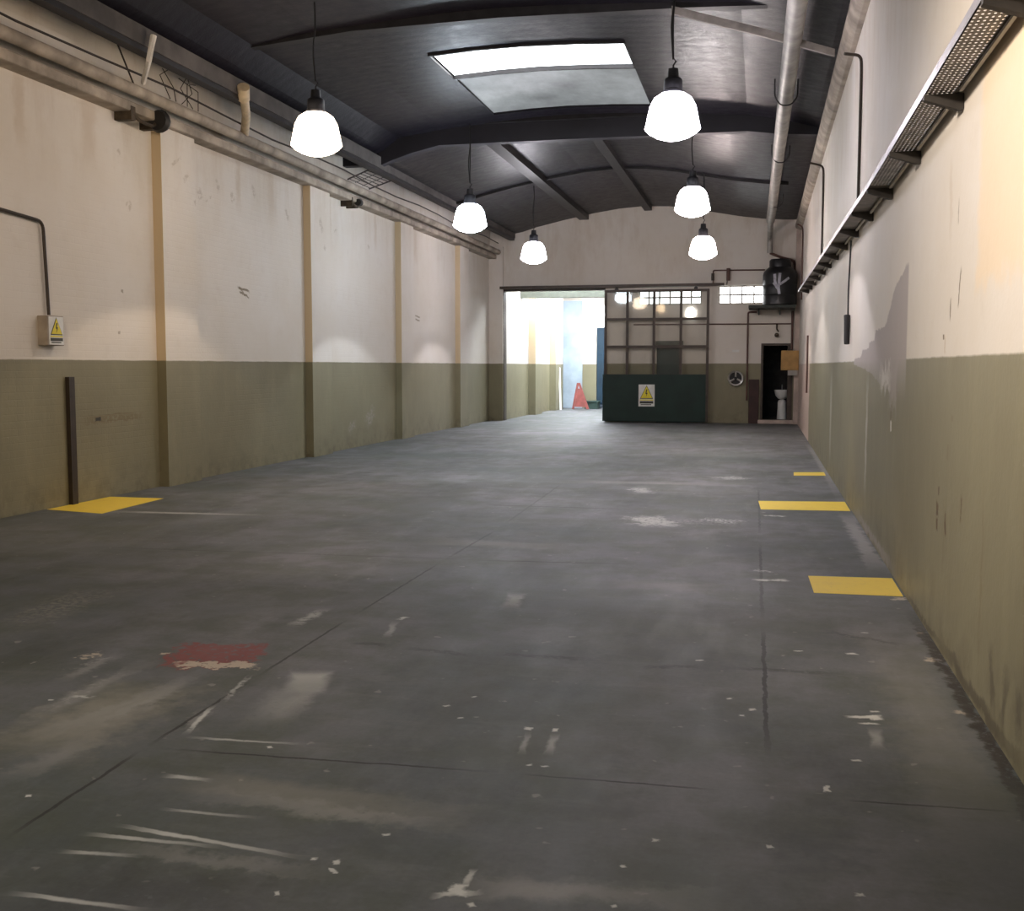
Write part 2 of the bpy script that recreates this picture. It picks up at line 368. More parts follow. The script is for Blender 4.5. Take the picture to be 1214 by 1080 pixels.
def floor_material(name, subset):
    t = NT(name); p = t.P()
    big = t.noise(.45, 4, .6); mid = t.noise(2.1, 5, .65); fine = t.noise(38., 4, .7)
    st = t.noise(3.2, 5, .7, stretch=(1., .22, 1.)); st2 = t.noise(5., 4, .7, stretch=(.25, 1.2, 1.))
    c = t.mix(t.rng(big, .36, .64), FLOOR_A, FLOOR_B)
    c = t.mix(t.rng(mid, .42, .62, 0, .7), c, FLOOR_C)
    c = t.mix(t.rng(t.noise(1.1, 6, .7, stretch=(1., .6, 1.)), .50, .68, 0, .5), c, (.040, .046, .046))
    c = t.mix(t.rng(st, .50, .78, 0, .35), c, FLOOR_D)
    c = t.mix(t.rng(st2, .55, .80, 0, .30), c, (.24, .232, .23))
    c = t.mix(t.rng(fine, .3, .75, 0, .22), c, (.03, .03, .028))
    sp = t.noise(11., 2, .5)
    c = t.mix(t.rng(sp, .705, .75, 0, .6), c, (.3, .285, .27))
    rag, gap = ragged_pair(t, p)
    c = marks(t, c, p, subset, FLOORC, rag, gap)
    t.bump(t.math('ADD', t.math('MULTIPLY', mid, .8), t.math('MULTIPLY', fine, .4)), .12, .01)
    return t.done(c, t.rng(st, .3, .75, .5, .7), spec=.28)
FLOOR_A = (.092, .106, .104); FLOOR_B = (.185, .182, .198); FLOOR_C = (.082, .092, .070); FLOOR_D = (.25, .245, .268)

def wall_material(name, flip, base_line=1.62, extra=None, bare_from=None, bricks=True, cream=None):
    """two-tone paint: cream above, olive below; flip picks the axis that runs along the wall"""
    t = NT(name); p = t.P(); x, y, z = t.sep(p)
    u = x if flip == 'x' else y
    vec = t.comb(u, z)
    rag, gap = ragged_pair(t, vec, 6., 20.)
    n1 = t.noise(.7, 4, .6); n2 = t.noise(4., 5, .65); n3 = t.noise(3., 5, .7, stretch=(1., 1., .25))
    cr = t.mix(t.rng(n1, .35, .7), CREAM, (.66, .60, .515))
    cr = t.mix(t.rng(n2, .55, .8, 0, .35), cr, (.58, .52, .44))
    cr = t.mix(t.math('MULTIPLY', t.rng(n3, .48, .72), t.rng(z, 3.2, 4.7, 0, .5)), cr, (.50, .40, .30))
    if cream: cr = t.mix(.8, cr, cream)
    ol = t.mix(t.rng(n1, .35, .68), OLIVE, (.20, .18, .112))
    ol = t.mix(t.rng(n3, .50, .78, 0, .45), ol, (.30, .27, .165))
    ol = t.mix(t.math('MULTIPLY', t.rng(n2, .45, .7), t.rng(z, .5, 0., 0, .7)), ol, (.11, .09, .055))
    edge = t.math('ADD', z, t.math('MULTIPLY', t.math('SUBTRACT', n2, .5), .02))
    k = t.rng(edge, base_line-.006, base_line+.006)
    if bare_from is not None:
        bare = t.rng(t.math('ADD', y, t.math('MULTIPLY', t.math('SUBTRACT', n2, .5), .5)), bare_from, bare_from+.1)
        ol = t.mix(bare, ol, (.50, .40, .34))
    c = t.mix(k, ol, cr)
    if extra: c = extra(t, c, vec, u, z, rag, gap)
    h = t.math('ADD', t.math('MULTIPLY', n2, .6), t.math('MULTIPLY', t.noise(30, 3), .25))
    if bricks:
        b = t.n('ShaderNodeTexBrick'); t.l(vec, b.inputs['Vector']); b.inputs['Scale'].default_value = 1.
        b.inputs['Brick Width'].default_value = .27; b.inputs['Row Height'].default_value = .075; b.inputs['Mortar Size'].default_value = .006
        b.inputs['Mortar Smooth'].default_value = .6
        h = t.math('SUBTRACT', h, t.math('MULTIPLY', b.outputs['Fac'], .22))
    t.bump(h, .22, .02)
    return t.done(c, t.rng(k, 0, 1, .5, .65), spec=.35)

WALLC = dict(grey=(.40, .35, .33), flake=(.42, .35, .27), rust=(.10, .06, .025), stain=(.52, .42, .31), orange=(.80, .60, .36),
             black=(.03, .028, .025), pale=(.80, .77, .72), brown=(.17, .13, .07), damp=(.10, .085, .055))
def left_extra(t, c, vec, u, z, rag, gap):
    L = []
    for (a, b, w, h) in ((13.1, 4.18, .16, .03), (13.35, 4.02, .10, .05), (13.7, 4.0, .14, .03), (13.95, 3.9, .08, .09), (14.2, 3.88, .12, .025),
                         (14.45, 4.1, .05, .12), (14.9, 4.0, .06, .10), (15.6, 4.2, .05, .12), (16.8, 4.0, .05, .1), (13.6, 3.72, .05, .03),
                         (17.9, 3.95, .07, .16), (18.05, 3.6, .05, .06), (18.9, 4.0, .1, .03), (12.2, 3.5, .05, .07), (12.0, 4.1, .06, .05), (20.6, 3.9, .06, .05)):
        L.append((a, b, .5, w, h, .5, .09, .45, 0, .55, 'flake'))
    for (a, w) in ((10.2, .12), (11.4, .2), (15.1, .1), (16.2, .16), (18.6, .12), (21., .1), (23.6, .15)):
        L.append((a, 4.25, 1.57, .55, w, .9, .1, .2, 0, .5, 'stain'))
    # two ghost strokes left by a taken-down notice, and its twin further on
    L += [(15.2, 2.69, -.1, .21, .022, .4, .05, .25, 0, .9, 'brown'), (15.22, 2.62, -.2, .17, .018, .4, .06, .3, 0, .9, 'brown'), (15.17, 2.655, -.55, .16, .016, .4, .05, .3, 0, .7, 'brown'),
          (23.72, 2.655, -.1, .21, .02, .4, .03, .25, 0, .7, 'brown'), (23.72, 2.58, -.1, .19, .02, .4, .03, .25, 0, .7, 'brown')]
    # scraped band in the olive paint
    L += [(11.75, .92, .02, .72, .05, .5, .04, .42, 0, .7, 'brown'), (11.7, .97, .02, .6, .015, .5, .03, .3, 0, .6, 'brown'), (11.42, .93, 0, .07, .03, .4, .04, .1, 0, .95, 'black')]
    L += [(20.6, .55, .6, .35, .16, .6, .25, .45, 0, .45, 'grey'), (19.6, .4, .4, .25, .12, .6, .2, .45, 0, .4, 'grey'),
          (12.0, 2.45, 0, .03, .02, .4, .03, .1, 0, .6, 'brown'), (11.9, 1.95, 0, .03, .02, .4, .03, .1, 0, .6, 'brown')]
    return marks(t, c, vec, L, WALLC, rag, gap)
def right_extra(t, c, vec, u, z, rag, gap):
    # bare plaster patch: one straight side, one stepped side
    un = t.math('ADD', u, t.math('MULTIPLY', t.sep(rag)[0], .30)); zn = t.math('ADD', z, t.math('MULTIPLY', t.sep(rag)[1], .10))
    far = t.n('ShaderNodeFloatCurve'); t.put(far.inputs['Factor'], 1.); t.put(far.inputs['Value'], t.rng(zn, 1.1, 2.4))
    pts = [(0, .06), (.18, .20), (.31, .60), (.36, .98), (.40, .96), (.42, .80), (.47, .74), (.48, .60), (.515, .60), (.52, .50), (.585, .48), (.59, .31), (.68, .25), (.80, .17), (.87, .06), (.91, .02), (1., 0.)]
    cu = far.mapping.curves[0]
    cu.points[0].location = pts[0]; cu.points[1].location = pts[-1]
    for q in pts[1:-1]: cu.points.new(*q)
    for q in cu.points: q.handle_type = 'VECTOR'
    far.mapping.update()
    lim = t.math('ADD', t.math('MULTIPLY', far.outputs[0], 4.5), 8.05)
    m = t.math('MULTIPLY', t.rng(u, 8.0, 8.06), t.rng(t.math('SUBTRACT', lim, un), 0., .05))
    m = t.math('MULTIPLY', t.math('MULTIPLY', m, t.rng(z, 1.30, 1.62, .0, 1.)), t.rng(z, 2.27, 2.24))
    c = t.mix(t.math('MULTIPLY', m, .92), c, WALLC['grey'])
    L = [(5.0, 2.5, 1.57, .66, .62, .25, .12, .1, 0, .5, 'orange'), (6.35, 2.45, 1.45, .30, .05, .8, .1, .2, 0, .35, 'stain'),
         (6.0, 1.95, 1.9, .12, .02, .5, .05, .3, 0, .8, 'brown'), (6.25, 1.85, 1.7, .06, .02, .5, .05, .3, 0, .8, 'brown'), (6.45, 1.71, 0, .03, .015, .4, .03, .1, 0, .9, 'brown'),
         (6.4, 1.66, 1.57, .06, .02, .6, .05, .2, 0, .6, 'stain'), (6.1, 2.35, 1.6, .08, .015, .5, .04, .3, 0, .5, 'brown'),
         (8.9, 1.36, 1.57, .09, .09, .4, .12, .42, 0, .95, 'brown'), (8.55, 1.37, 1.57, .07, .05, .4, .1, .45, 0, .9, 'brown'), (8.75, 1.40, 1.57, .22, .32, .6, .2, .15, 0, .7, 'grey'),
         (8.85, 1.20, 1.3, .07, .05, .4, .1, .42, 0, .95, 'brown'), (8.82, 1.10, 1.57, .05, .05, .4, .06, .1, 0, .95, 'pale'), (9.3, 1.45, 1.57, .14, .5, .7, .2, .35, 0, .6, 'pale'),
         (6.45, .86, 1.57, .03, .03, .4, .05, .2, 0, .85, 'rust'), (6.48, .76, 1.57, .05, .05, .4, .06, .15, 0, .95, 'rust'), (6.48, .67, 1.57, .04, .035, .4, .05, .15, 0, .95, 'rust'),
         (6.2, .70, 1.3, .07, .025, .4, .05, .3, 0, .9, 'rust'), (5.75, .84, 1.57, .08, .02, .5, .05, .35, 0, .7, 'rust'), (6.25, .55, 1.57, .14, .03, .8, .06, .35, 0, .4, 'brown'),
         (6.1, 1.28, 1.57, .02, .03, .4, .04, .1, 0, .5, 'brown'), (6.2, 1.1, 1.57, .05, .03, .4, .06, .3, 0, .5, 'brown'),
         (5.2, .62, 1.57, .5, .03, .8, .06, .35, 0, .5, 'brown'), (4.9, .22, 1.2, .20, .06, .8, .12, .2, 0, .7, 'damp'), (4.65, .20, 1.9, .16, .07, .8, .12, .2, 0, .7, 'damp'), (4.4, .24, 1.57, .18, .10, .8, .15, .2, 0, .7, 'damp'),
         (5.3, .05, 0., 1.2, .045, .7, .08, .25, 0, .85, 'damp'), (7.0, .03, 0., 1.0, .025, .7, .06, .35, 0, .8, 'damp'), (10., .06, 0., 2.2, .06, .8, .1, .25, 0, .5, 'grey'),
         (10.8, .9, 1.57, .75, .12, .9, .15, .1, 0, .35, 'pale'), (16.2, .8, 1.57, .8, .25, .9, .1, .1, 0, .3, 'pale'), (14.2, .95, 1.57, .25, .06, .6, .06, .2, 0, .4, 'brown')]
    return marks(t, c, vec, L, WALLC, rag, gap)

def metal_roof():
    t = NT('dark roof sheet'); x, y, z = t.sep(t.P())
    n1 = t.noise(.5, 4, .6); n2 = t.noise(5., 5, .7); n3 = t.noise(2.5, 5, .7, stretch=(.2, 1.4, 1.))
    c = t.mix(t.rng(n1, .35, .68), (.0085, .007, .0115), (.0145, .0115, .0185))
    c = t.mix(t.rng(n3, .52, .8, 0, .6), c, (.022, .020, .025))
    c = t.mix(t.rng(n2, .3, .6, .5, 0), c, (.007, .006, .007))
    w = t.math('SINE', t.math('MULTIPLY', y, 28.))
    t.bump(t.math('ADD', t.math('MULTIPLY', w, .05), t.math('MULTIPLY', n2, .8)), .3, .03)
    return t.done(c, t.rng(n2, .3, .7, .36, .5), spec=.26)

MAT = dict(
    wall_left=wall_material('two tone paint left', 'y', extra=left_extra), wall_right=wall_material('two tone paint right', 'y', 1.60, right_extra, bare_from=23.4, bricks=False),
    wall_far=wall_material('two tone paint far', 'x', 1.62, bricks=False), wall_plain=wall_material('two tone paint', 'y', 1.62),
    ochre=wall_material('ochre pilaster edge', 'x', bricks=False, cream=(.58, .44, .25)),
    plaster=plain('grimy cream plaster', (.40, .34, .275), .8, var=.45, scale=2.5, bump=.3), pink_plaster=plain('bare pinkish plaster', (.52, .42, .36), .8, var=.25, scale=3., bump=.3),
    concrete_beam=plain('grey gutter beam', (.09, .08, .075), .75, var=.4, scale=3., bump=.25), roof=metal_roof(),
    rib=plain('blackened steel', (.022, .020, .022), .5, .3, var=.4), pale_steel=plain('dusty pale steel', (.30, .27, .24), .6, .3, var=.4, scale=4.),
    duct=plain('dull galvanised steel', (.36, .34, .31), .5, .35, var=.35, scale=3.), conduit=plain('dark brown conduit', (.045, .032, .022), .5, .2, var=.3),
    cable=plain('black rubber cable', (.02, .02, .02), .5), brown_pipe=plain('red brown painted pipe', (.13, .065, .05), .55, .1, var=.3),
    tray=plain('dirty galvanised tray', (.20, .175, .15), .5, .55, var=.45, scale=9.), tray_lip=plain('highlit tray lip', (.42, .39, .42), .4, .6, var=.2), bracket=plain('sooty bracket steel', (.06, .052, .045), .6, .3, var=.3),  # tray_lip: the highlight along the outer edge is put into its paler colour
    strip=plain('cream cable strip', (.55, .50, .42), .6, var=.2),
    frame=plain('brown gate frame', (.06, .042, .03), .5, .2, var=.3), green=plain('dark green sheet', (.005, .024, .017), .6, .1, var=.3, scale=2.),
    green_door=plain('dark green door paint', (.012, .03, .024), .5, .1, var=.3), white=plain('white enamel', (.75, .74, .70), .4, var=.1), yellow=plain('sign yellow', (.80, .66, .03), .5, var=.06),
    sign_dark=plain('sign print', (.045, .045, .03), .5), tank=plain('black polyethylene', (.012, .012, .013), .42, var=.2), tank_mark=plain('faded white print', (.42, .42, .48), .6, var=.35, scale=14.),
    shelf=plain('dark green shelf', (.02, .028, .02), .6, var=.3), tan=plain('tan plywood', (.47, .27, .085), .6, var=.25, scale=5.), board=plain('dark red brown board', (.045, .016, .012), .6, var=.3),
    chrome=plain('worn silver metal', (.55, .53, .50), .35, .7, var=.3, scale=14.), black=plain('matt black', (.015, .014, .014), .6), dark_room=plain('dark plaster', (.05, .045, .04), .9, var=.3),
    lamp_body=plain('lamp housing grey', (.03, .03, .036), .5, .3, var=.2), pvc=plain('yellowed pipe', (.62, .50, .33), .5, var=.25, scale=8.), stick=plain('raw white stick', (.80, .76, .70), .7, var=.2),
    rust=plain('rusty iron', (.075, .055, .035), .8, .2, var=.5, scale=12., bump=.3), orange=plain('red orange plastic', (.24, .05, .04), .5, var=.25, scale=6.), blue=plain('blue painted steel', (.010, .036, .062), .5, .1, var=.25, scale=2.),
    dkgreen=plain('dull green steel', (.02, .05, .04), .6, var=.3), annex_beam=plain('grey green beam', (.13, .14, .11), .7, var=.2), grey_box=plain('pale grey box', (.42, .39, .35), .6, var=.2),
    marking=None, beam=plain('dusty dark beam', (.020, .019, .028), .55, var=.3, scale=2.), pale_blue=plain('pale blue gloss panel', (.42, .50, .57), .25, var=.25, scale=1.2),
)
def marking_material():
    t = NT('worn yellow floor paint'); n = t.noise(7., 5, .7); f = t.noise(32., 4, .7)
    c = t.mix(t.rng(n, .5, .75, 0, .4), (.86, .62, .06), (.66, .44, .10)); c = t.mix(t.rng(f, .63, .72, 0, .7), c, (.20, .18, .14))
    return t.done(c, .5)
MAT['marking'] = marking_material()
def glass_material():
    t = NT('dusty gate glass')
    tr = t.n('ShaderNodeBsdfTransparent'); tr.inputs[0].default_value = (.98, .98, .97, 1)
    gl = t.n('ShaderNodeBsdfGlossy'); gl.inputs['Roughness'].default_value = .04
    df = t.n('ShaderNodeBsdfDiffuse'); df.inputs[0].default_value = (.45, .43, .38, 1)
    fr = t.n('ShaderNodeFresnel'); fr.inputs[0].default_value = 1.5
    m1 = t.n('ShaderNodeMixShader'); t.l(fr.outputs[0], m1.inputs[0]); t.l(tr.outputs[0], m1.inputs[1]); t.l(gl.outputs[0], m1.inputs[2])
    m2 = t.n('ShaderNodeMixShader'); t.l(t.rng(t.noise(3., 5, .6), .4, .75, .01, .05), m2.inputs[0]); t.l(m1.outputs[0], m2.inputs[1]); t.l(df.outputs[0], m2.inputs[2])
    t.l(m2.outputs[0], t.out.inputs[0]); return t.m
MAT['glass'] = glass_material()
def shade_material():
    # prismatic acrylic shade, lit from within by the lamp
    t = NT('glowing acrylic shade'); t.b.inputs['Emission Color'].default_value = (1., .80, .60, 1); t.b.inputs['Emission Strength'].default_value = SHADE
    return t.done((.8, .8, .8), .3)
SHADE = 19.; SPOT = 270.
MAT['shade'] = shade_material()
MAT['lens'] = emit('glowing lamp lens', (1., .80, .60), 24.)
MAT['skylight'] = emit('daylit fibreglass', (.93, .97, 1.), 7.)
def sooty_material():
    # fibreglass sheet caked with soot: daylight comes through unevenly
    t = NT('sooty fibreglass'); n = t.noise(.8, 4, .6); f = t.noise(3., 5, .7, stretch=(1., .4, 1.))
    k = t.math('MULTIPLY', t.rng(n, .3, .7, .45, 1.), t.rng(f, .3, .7, .6, 1.)); k = t.math('MULTIPLY', k, .46)
    t.b.inputs['Emission Color'].default_value = (.88, .95, .98, 1); t.l(k, t.b.inputs['Emission Strength']); return t.done((.05, .05, .05), .5)
MAT['sooty'] = sooty_material()
MAT['pane'] = emit('daylit glass block', (.90, .98, 1.), 3.2)
MAT['pane_bright'] = emit('sunlit glass block', (.97, .99, 1.), 7.)
MAT['annex_glow'] = emit('annex fill glow', (.86, .92, 1.), 27.)

# ------------------------------------------------------------------ the setting
XL, XR, YN, YF, YA = -7.54, .98, -5.0, 30.5, 40.3
# roof profile, wall to wall
PROF = [(-7.74, 5.56), (-7.0, 5.52), (-6.95, 5.24), (-6.6, 5.30), (-6.2, 5.42), (-5.5, 5.58), (-4.8, 5.72), (-4.55, 5.765), (-3.9, 5.86), (-3.25, 5.91), (-2.5, 5.885), (-1.86, 5.80), (-1.2, 5.67), (-.6, 5.56), (0., 5.48), (.5, 5.44), (1.18, 5.42)]
# the nearer bays are flatter and end at a deep beam
PROF_NEAR = [(-7.74, 5.60), (-7.0, 5.58), (-6.95, 5.36), (-6.75, 5.46), (-6.45, 5.66), (-5.6, 5.78), (-4.55, 5.85), (-3.9, 5.89), (-3.25, 5.905), (-2.5, 5.89), (-1.86, 5.86), (-1.0, 5.82), (-.3, 5.77), (.3, 5.66), (.8, 5.52), (1.18, 5.45)]
YB = 19.3
def roof_z(x, y=0):
    P_ = PROF_NEAR if y < YB else PROF
    for (a, za), (b, zb) in zip(P_, P_[1:]):
        if a <= x <= b: return za+(zb-za)*(x-a)/(b-a)
    return P_[-1][1]
SKY = (-4.55, -1.86, 14.95, 16.2); SKY2 = (-4.55, -1.86, 16.32, 18.7)

# floor: one slab, its cells carry the marks that fall on them
fb = bmesh.new()
xs = [-7.9, -6.1, -4.9, -3.9, -3.0, -2.1, -1.2, -.4, .3, 3.2]
ys = [YN, .5, 2.2, 3.2, 4.0, 4.7, 5.4, 6.2, 7.2, 8.6, 10.2, 12., 14., 17., 22., 32., 42.]
mats = []; lookup = {}
vg = [[fb.verts.new((x, y, 0)) for y in ys] for x in xs]
for i in range(len(xs)-1):
    for j in range(len(ys)-1):
        sub = []
        for mk in FLOOR_MARKS:
            cx, cy, an, hx, hy, so, di = mk[:7]
            e = di*1.0+.02; ca, sa = abs(math.cos(an)), abs(math.sin(an))
            ex, ey = hx*ca+hy*sa+e, hx*sa+hy*ca+e
            if cx+ex < xs[i] or cx-ex > xs[i+1] or cy+ey < ys[j] or cy-ey > ys[j+1]: continue
            sub.append(mk)
        key = tuple(sub)
        if key not in lookup: lookup[key] = len(mats); mats.append(floor_material('concrete floor', sub))
        f = fb.faces.new((vg[i][j], vg[i+1][j], vg[i+1][j+1], vg[i][j+1])); f.material_index = lookup[key]
fl = MB(); fl.bm.free(); fl.bm = fb
# underside
fo = structure(fl.build('floor', mats))

def grid_wall(name, mat, us, vs, solid, place, parent=None):
    """slab built of cells, holes where solid() is False; place(u, v, side) -> point"""
    bm = bmesh.new(); V = {}
    def v(i, j, s):
        if (i, j, s) not in V: V[(i, j, s)] = bm.verts.new(place(us[i], vs[j], s))
        return V[(i, j, s)]
    n, m = len(us)-1, len(vs)-1
    S = [[solid((us[i]+us[i+1])/2, (vs[j]+vs[j+1])/2) for j in range(m)] for i in range(n)]
    ok = lambda i, j: 0 <= i < n and 0 <= j < m and S[i][j]
    for i in range(n):
        for j in range(m):
            if not S[i][j]: continue
            bm.faces.new((v(i, j, 0), v(i+1, j, 0), v(i+1, j+1, 0), v(i, j+1, 0)))
            bm.faces.new((v(i, j+1, 1), v(i+1, j+1, 1), v(i+1, j, 1), v(i, j, 1)))
            if not ok(i-1, j): bm.faces.new((v(i, j+1, 0), v(i, j+1, 1), v(i, j, 1), v(i, j, 0)))
            if not ok(i+1, j): bm.faces.new((v(i+1, j, 0), v(i+1, j, 1), v(i+1, j+1, 1), v(i+1, j+1, 0)))
            if not ok(i, j-1): bm.faces.new((v(i, j, 0), v(i, j, 1), v(i+1, j, 1), v(i+1, j, 0)))
            if not ok(i, j+1): bm.faces.new((v(i+1, j+1, 0), v(i+1, j+1, 1), v(i, j+1, 1), v(i, j+1, 0)))
    q = MB(); q.bm.free(); q.bm = bm
    return q.build(name, mat, parent)
def in_rect(x, z, r): return r[0] < x < r[1] and r[2] < z < r[3]

# ceiling with the skylight cut out
cu = sorted({p[0] for p in PROF_NEAR}); cv = [YN, SKY[2], SKY[3], SKY2[2], SKY2[3], YB]
structure(grid_wall('ceiling', MAT['roof'], cu, cv, lambda x, y: not in_rect(x, y, SKY) and not in_rect(x, y, SKY2), lambda x, y, s: (x, y, roof_z(x)+(.06 if s else 0))))
structure(grid_wall('ceiling_far', MAT['roof'], sorted({p[0] for p in PROF}), [YB, YF], lambda x, y: True, lambda x, y, s: (x, y, roof_z(x, 99)+(.06 if s else 0))))
# side walls
structure(MB().box(XL-.2, XL, YN, YF, 0, 5.6).build('wall_left', MAT['wall_left']))
structure(MB().box(XR, XR+.2, YN, YF, 0, 5.6).build('wall_right', MAT['wall_right']))
structure(MB().box(XL-.2, XR+.2, YN-.2, YN, 0, 6.1).build('wall_near', MAT['wall_far']))
# far wall: gate opening, small doorway, two strips of glass block
OPEN = (-7.14, -2.95, -1, 3.66); DOOR = (.06, .70, .10, 2.10); WA = (-3.33, -1.60, 3.22, 3.64); WB = (-1.16, .10, 3.22, 3.73)
us = sorted({XL-.2, XR+.2, OPEN[0], -4.24, DOOR[0], DOOR[1], WA[0], WA[1], WB[0], WB[1]})
vs = sorted({0, 1.0, 6.1, OPEN[3], DOOR[2], DOOR[3], WA[2], WA[3], WB[2], WB[3]})
GATE_OPEN = (OPEN[0], -4.24, -1, 3.66)
structure(grid_wall('wall_far', MAT['wall_far'], us, vs, lambda x, z: not any(in_rect(x, z, r) for r in (GATE_OPEN, DOOR, WA, WB)), lambda x, z, s: (x, YF+(.25 if s else 0), z)))

# glass block windows: pane behind, mullions in front
def window(name, r, cols, rows, pane, bars):
    root = bpy.data.objects.new(name, None); C.objects.link(root); root.location = (r[0], YF, r[2]); structure(root)
    MB().box(r[0], r[1], YF+.14, YF+.16, r[2], r[3]).build('pane', pane, root)
    b = MB(); n = .022
    for i in range(cols+1):
        x = r[0]+(r[1]-r[0])*i/cols; x = min(max(x, r[0]+n), r[1]-n); b.box(x-n, x+n, YF+.10, YF+.138, r[2], r[3])
    for j in range(rows+1):
        z = r[2]+(r[3]-r[2])*j/rows; z = min(max(z, r[2]+n), r[3]-n); b.box(r[0], r[1], YF+.105, YF+.132, z-n, z+n)
    b.build('window_frame', bars, root)
window('window_1', WA, 6, 2, MAT['pane'], MAT['grey_box'])
window('window_2', WB, 4, 2, MAT['pane_bright'], MAT['grey_box'])

# pilasters and ledge of the left wall, plaster band of the right wall
tn = [0]
def trim(mb, mat): tn[0] += 1; return structure(mb.build('trim_%d' % tn[0], mat))
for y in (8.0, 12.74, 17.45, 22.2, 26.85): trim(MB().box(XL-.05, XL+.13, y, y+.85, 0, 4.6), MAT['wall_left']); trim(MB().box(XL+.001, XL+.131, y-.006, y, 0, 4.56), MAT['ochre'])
trim(MB().box(XL-.05, XL+.40, YF-.12, YF+.02, 0, 4.9), MAT['wall_left'])
trim(MB().box(XL-.05, XL+.22, YN, YF-.1, 4.56, 4.68, bev=.02), MAT['plaster'])
trim(MB().box(-6.98, -6.80, YN, YF-.02, 5.13, 5.34), MAT['concrete_beam'])
trim(MB().box(-6.96, -6.82, YN, YF-.02, 5.07, 5.13), MAT['rib'])  # added black strip standing in for the shadow gap under the gutter beam
trim(MB().tube([(XR+.02, YN, 5.27), (XR+.02, YF-.02, 5.27)], .17, 14), MAT['plaster'])
trim(MB().box(.86, XR+.01, YF-.34, YF+.02, 0, 5.45), MAT['pink_plaster'])
# straight beams of the nearer bays, the low arched rib and the purlins of the last bay
trim(MB().prism([(x, YB-.02, z) for x, z in ((-6.9, 5.16), (-6.6, 5.27), (-6.2, 5.39), (-5.7, 5.5), (-.3, 5.5), (.2, 5.43), (1.0, 5.38), (1.0, 6.), (-6.9, 6.))], (0, .18, 0)), MAT['beam']); trim(MB().box(-7.6, -6.85, YB-.02, YB+.16, 5.2, 5.8), MAT['roof'])
trim(MB().box(-6.6, 1.0, YB-.10, YB-.02, 5.83, 5.96), MAT['rib'])  # dark strip standing in for the shadow line along the beam's top
for y in (7.6, 13.4): trim(MB().prism([(-6.7, y, 5.62), (-5.1, y, 5.755), (-3.2, y, 5.79), (-.9, y, 5.75), (.9, y, 5.68), (.9, y, 5.98), (-6.7, y, 5.98)], (0, .14, 0)), MAT['rib'])
trim(MB().prism([(-1.1, 13.40, 5.77), (-.1, 13.40, 5.46), (.76, 13.40, 5.16), (.76, 13.40, 5.08), (-.1, 13.40, 5.37), (-1.1, 13.40, 5.68)], (0, -.05, 0)), MAT['pale_steel'])
def rib(y, w, d, mat):
    m = MB(); px = [p for p in PROF if p[0] >= -6.95 and p[0] <= 1.1]
    bm = m.bm; rows = []
    for x, z in px:
        rows.append([bm.verts.new((x, y+a, z+b)) for a, b in ((-w/2, .03), (w/2, .03), (w/2, -d), (-w/2, -d))])
    for a, b in zip(rows, rows[1:]):
        for k in range(4): bm.faces.new((a[k], a[(k+1) % 4], b[(k+1) % 4], b[k]))
    bm.faces.new(rows[0]); bm.faces.new(list(reversed(rows[-1])))
    return trim(m, mat)
rib(24.4, .12, .06, MAT['rib'])
for x, w in ((-4.85, .26), (-3.08, .20)):
    trim(MB().box(x-w/2, x+w/2, YB+.1, YF+.01, roof_z(x, 99)-.12, roof_z(x, 99)+.02), MAT['rib'])

# skylight
sk = thing('skylight', 'bright translucent fibreglass skylight panel set in the dark curved roof', 'skylight', (-3.2, 15.5, 5.9))
bm = bmesh.new(); xs2 = [SKY[0]-.02]+[p[0] for p in PROF_NEAR if SKY[0] < p[0] < SKY[1]]+[SKY[1]+.02]
rows = [[bm.verts.new((x, y, roof_z(x)+.035)) for x in xs2] for y in (SKY[2]-.02, SKY[3]+.02)]
for i in range(len(xs2)-1): bm.faces.new((rows[0][i], rows[0][i+1], rows[1][i+1], rows[1][i]))
q = MB(); q.bm.free(); q.bm = bm; q.build('panel', MAT['skylight'], sk)
b = MB()
for y0, y1 in ((SKY[2]-.03, SKY[2]+.02), (SKY[3]-.02, SKY[3]+.03)):
    for a, c in zip(xs2, xs2[1:]): b.prism([(a, y0, roof_z(a)-.03), (c, y0, roof_z(c)-.03), (c, y0, roof_z(c)+.03), (a, y0, roof_z(a)+.03)], (0, y1-y0, 0))
for x in (SKY[0]-.02, SKY[1]): b.box(x, x+.02, SKY[2], SKY[3], roof_z(x)-.03, roof_z(x)+.05)
b.build('frame', MAT['rib'], sk)
bm = bmesh.new(); rows = [[bm.verts.new((x, y, roof_z(x)+.035)) for x in xs2] for y in (SKY2[2]-.02, SKY2[3]+.02)]
for i in range(len(xs2)-1): bm.faces.new((rows[0][i], rows[0][i+1], rows[1][i+1], rows[1][i]))
q = MB(); q.bm.free(); q.bm = bm; q.build('sooty_panel', MAT['sooty'], sk)['label'] = 'soot-covered panel letting through little light'

# ------------------------------------------------------------------ annex seen through the gate
XAL, XAR, ZA = -7.2, 3.0, 4.6
structure(MB().box(XAL-.2, XAL, YF+.25, YA, 0, ZA).build('wall_annex_left', MAT['wall_plain']))
structure(MB().box(XAR, XAR+.2, YF+.25, YA+.2, 0, ZA).build('wall_annex_right', MAT['wall_plain']))
AB = (-5.92, -5.0, .12, 3.75)
structure(grid_wall('wall_annex_far', MAT['wall_far'], [XAL-.2, AB[0], AB[1], XAR], [0, AB[2], AB[3], ZA], lambda x, z: not in_rect(x, z, (AB[0], AB[1], -1, AB[3])), lambda x, z, s: (x, YA+(.2 if s else 0), z)))
AS = [(-6.9, -3.6, 32.0, 34.0), (-6.6, -3.0, 36.0, 38.6)]
structure(grid_wall('ceiling_annex', MAT['plaster'], [XAL-.2, -6.9, -6.6, -3.6, -3.0, XAR+.2], [YF+.25, 32.0, 34.0, 36.0, 38.6, YA+.2], lambda x, y: not any(in_rect(x, y, r) for r in AS), lambda x, y, s: (x, y, ZA+(.1 if s else 0))))
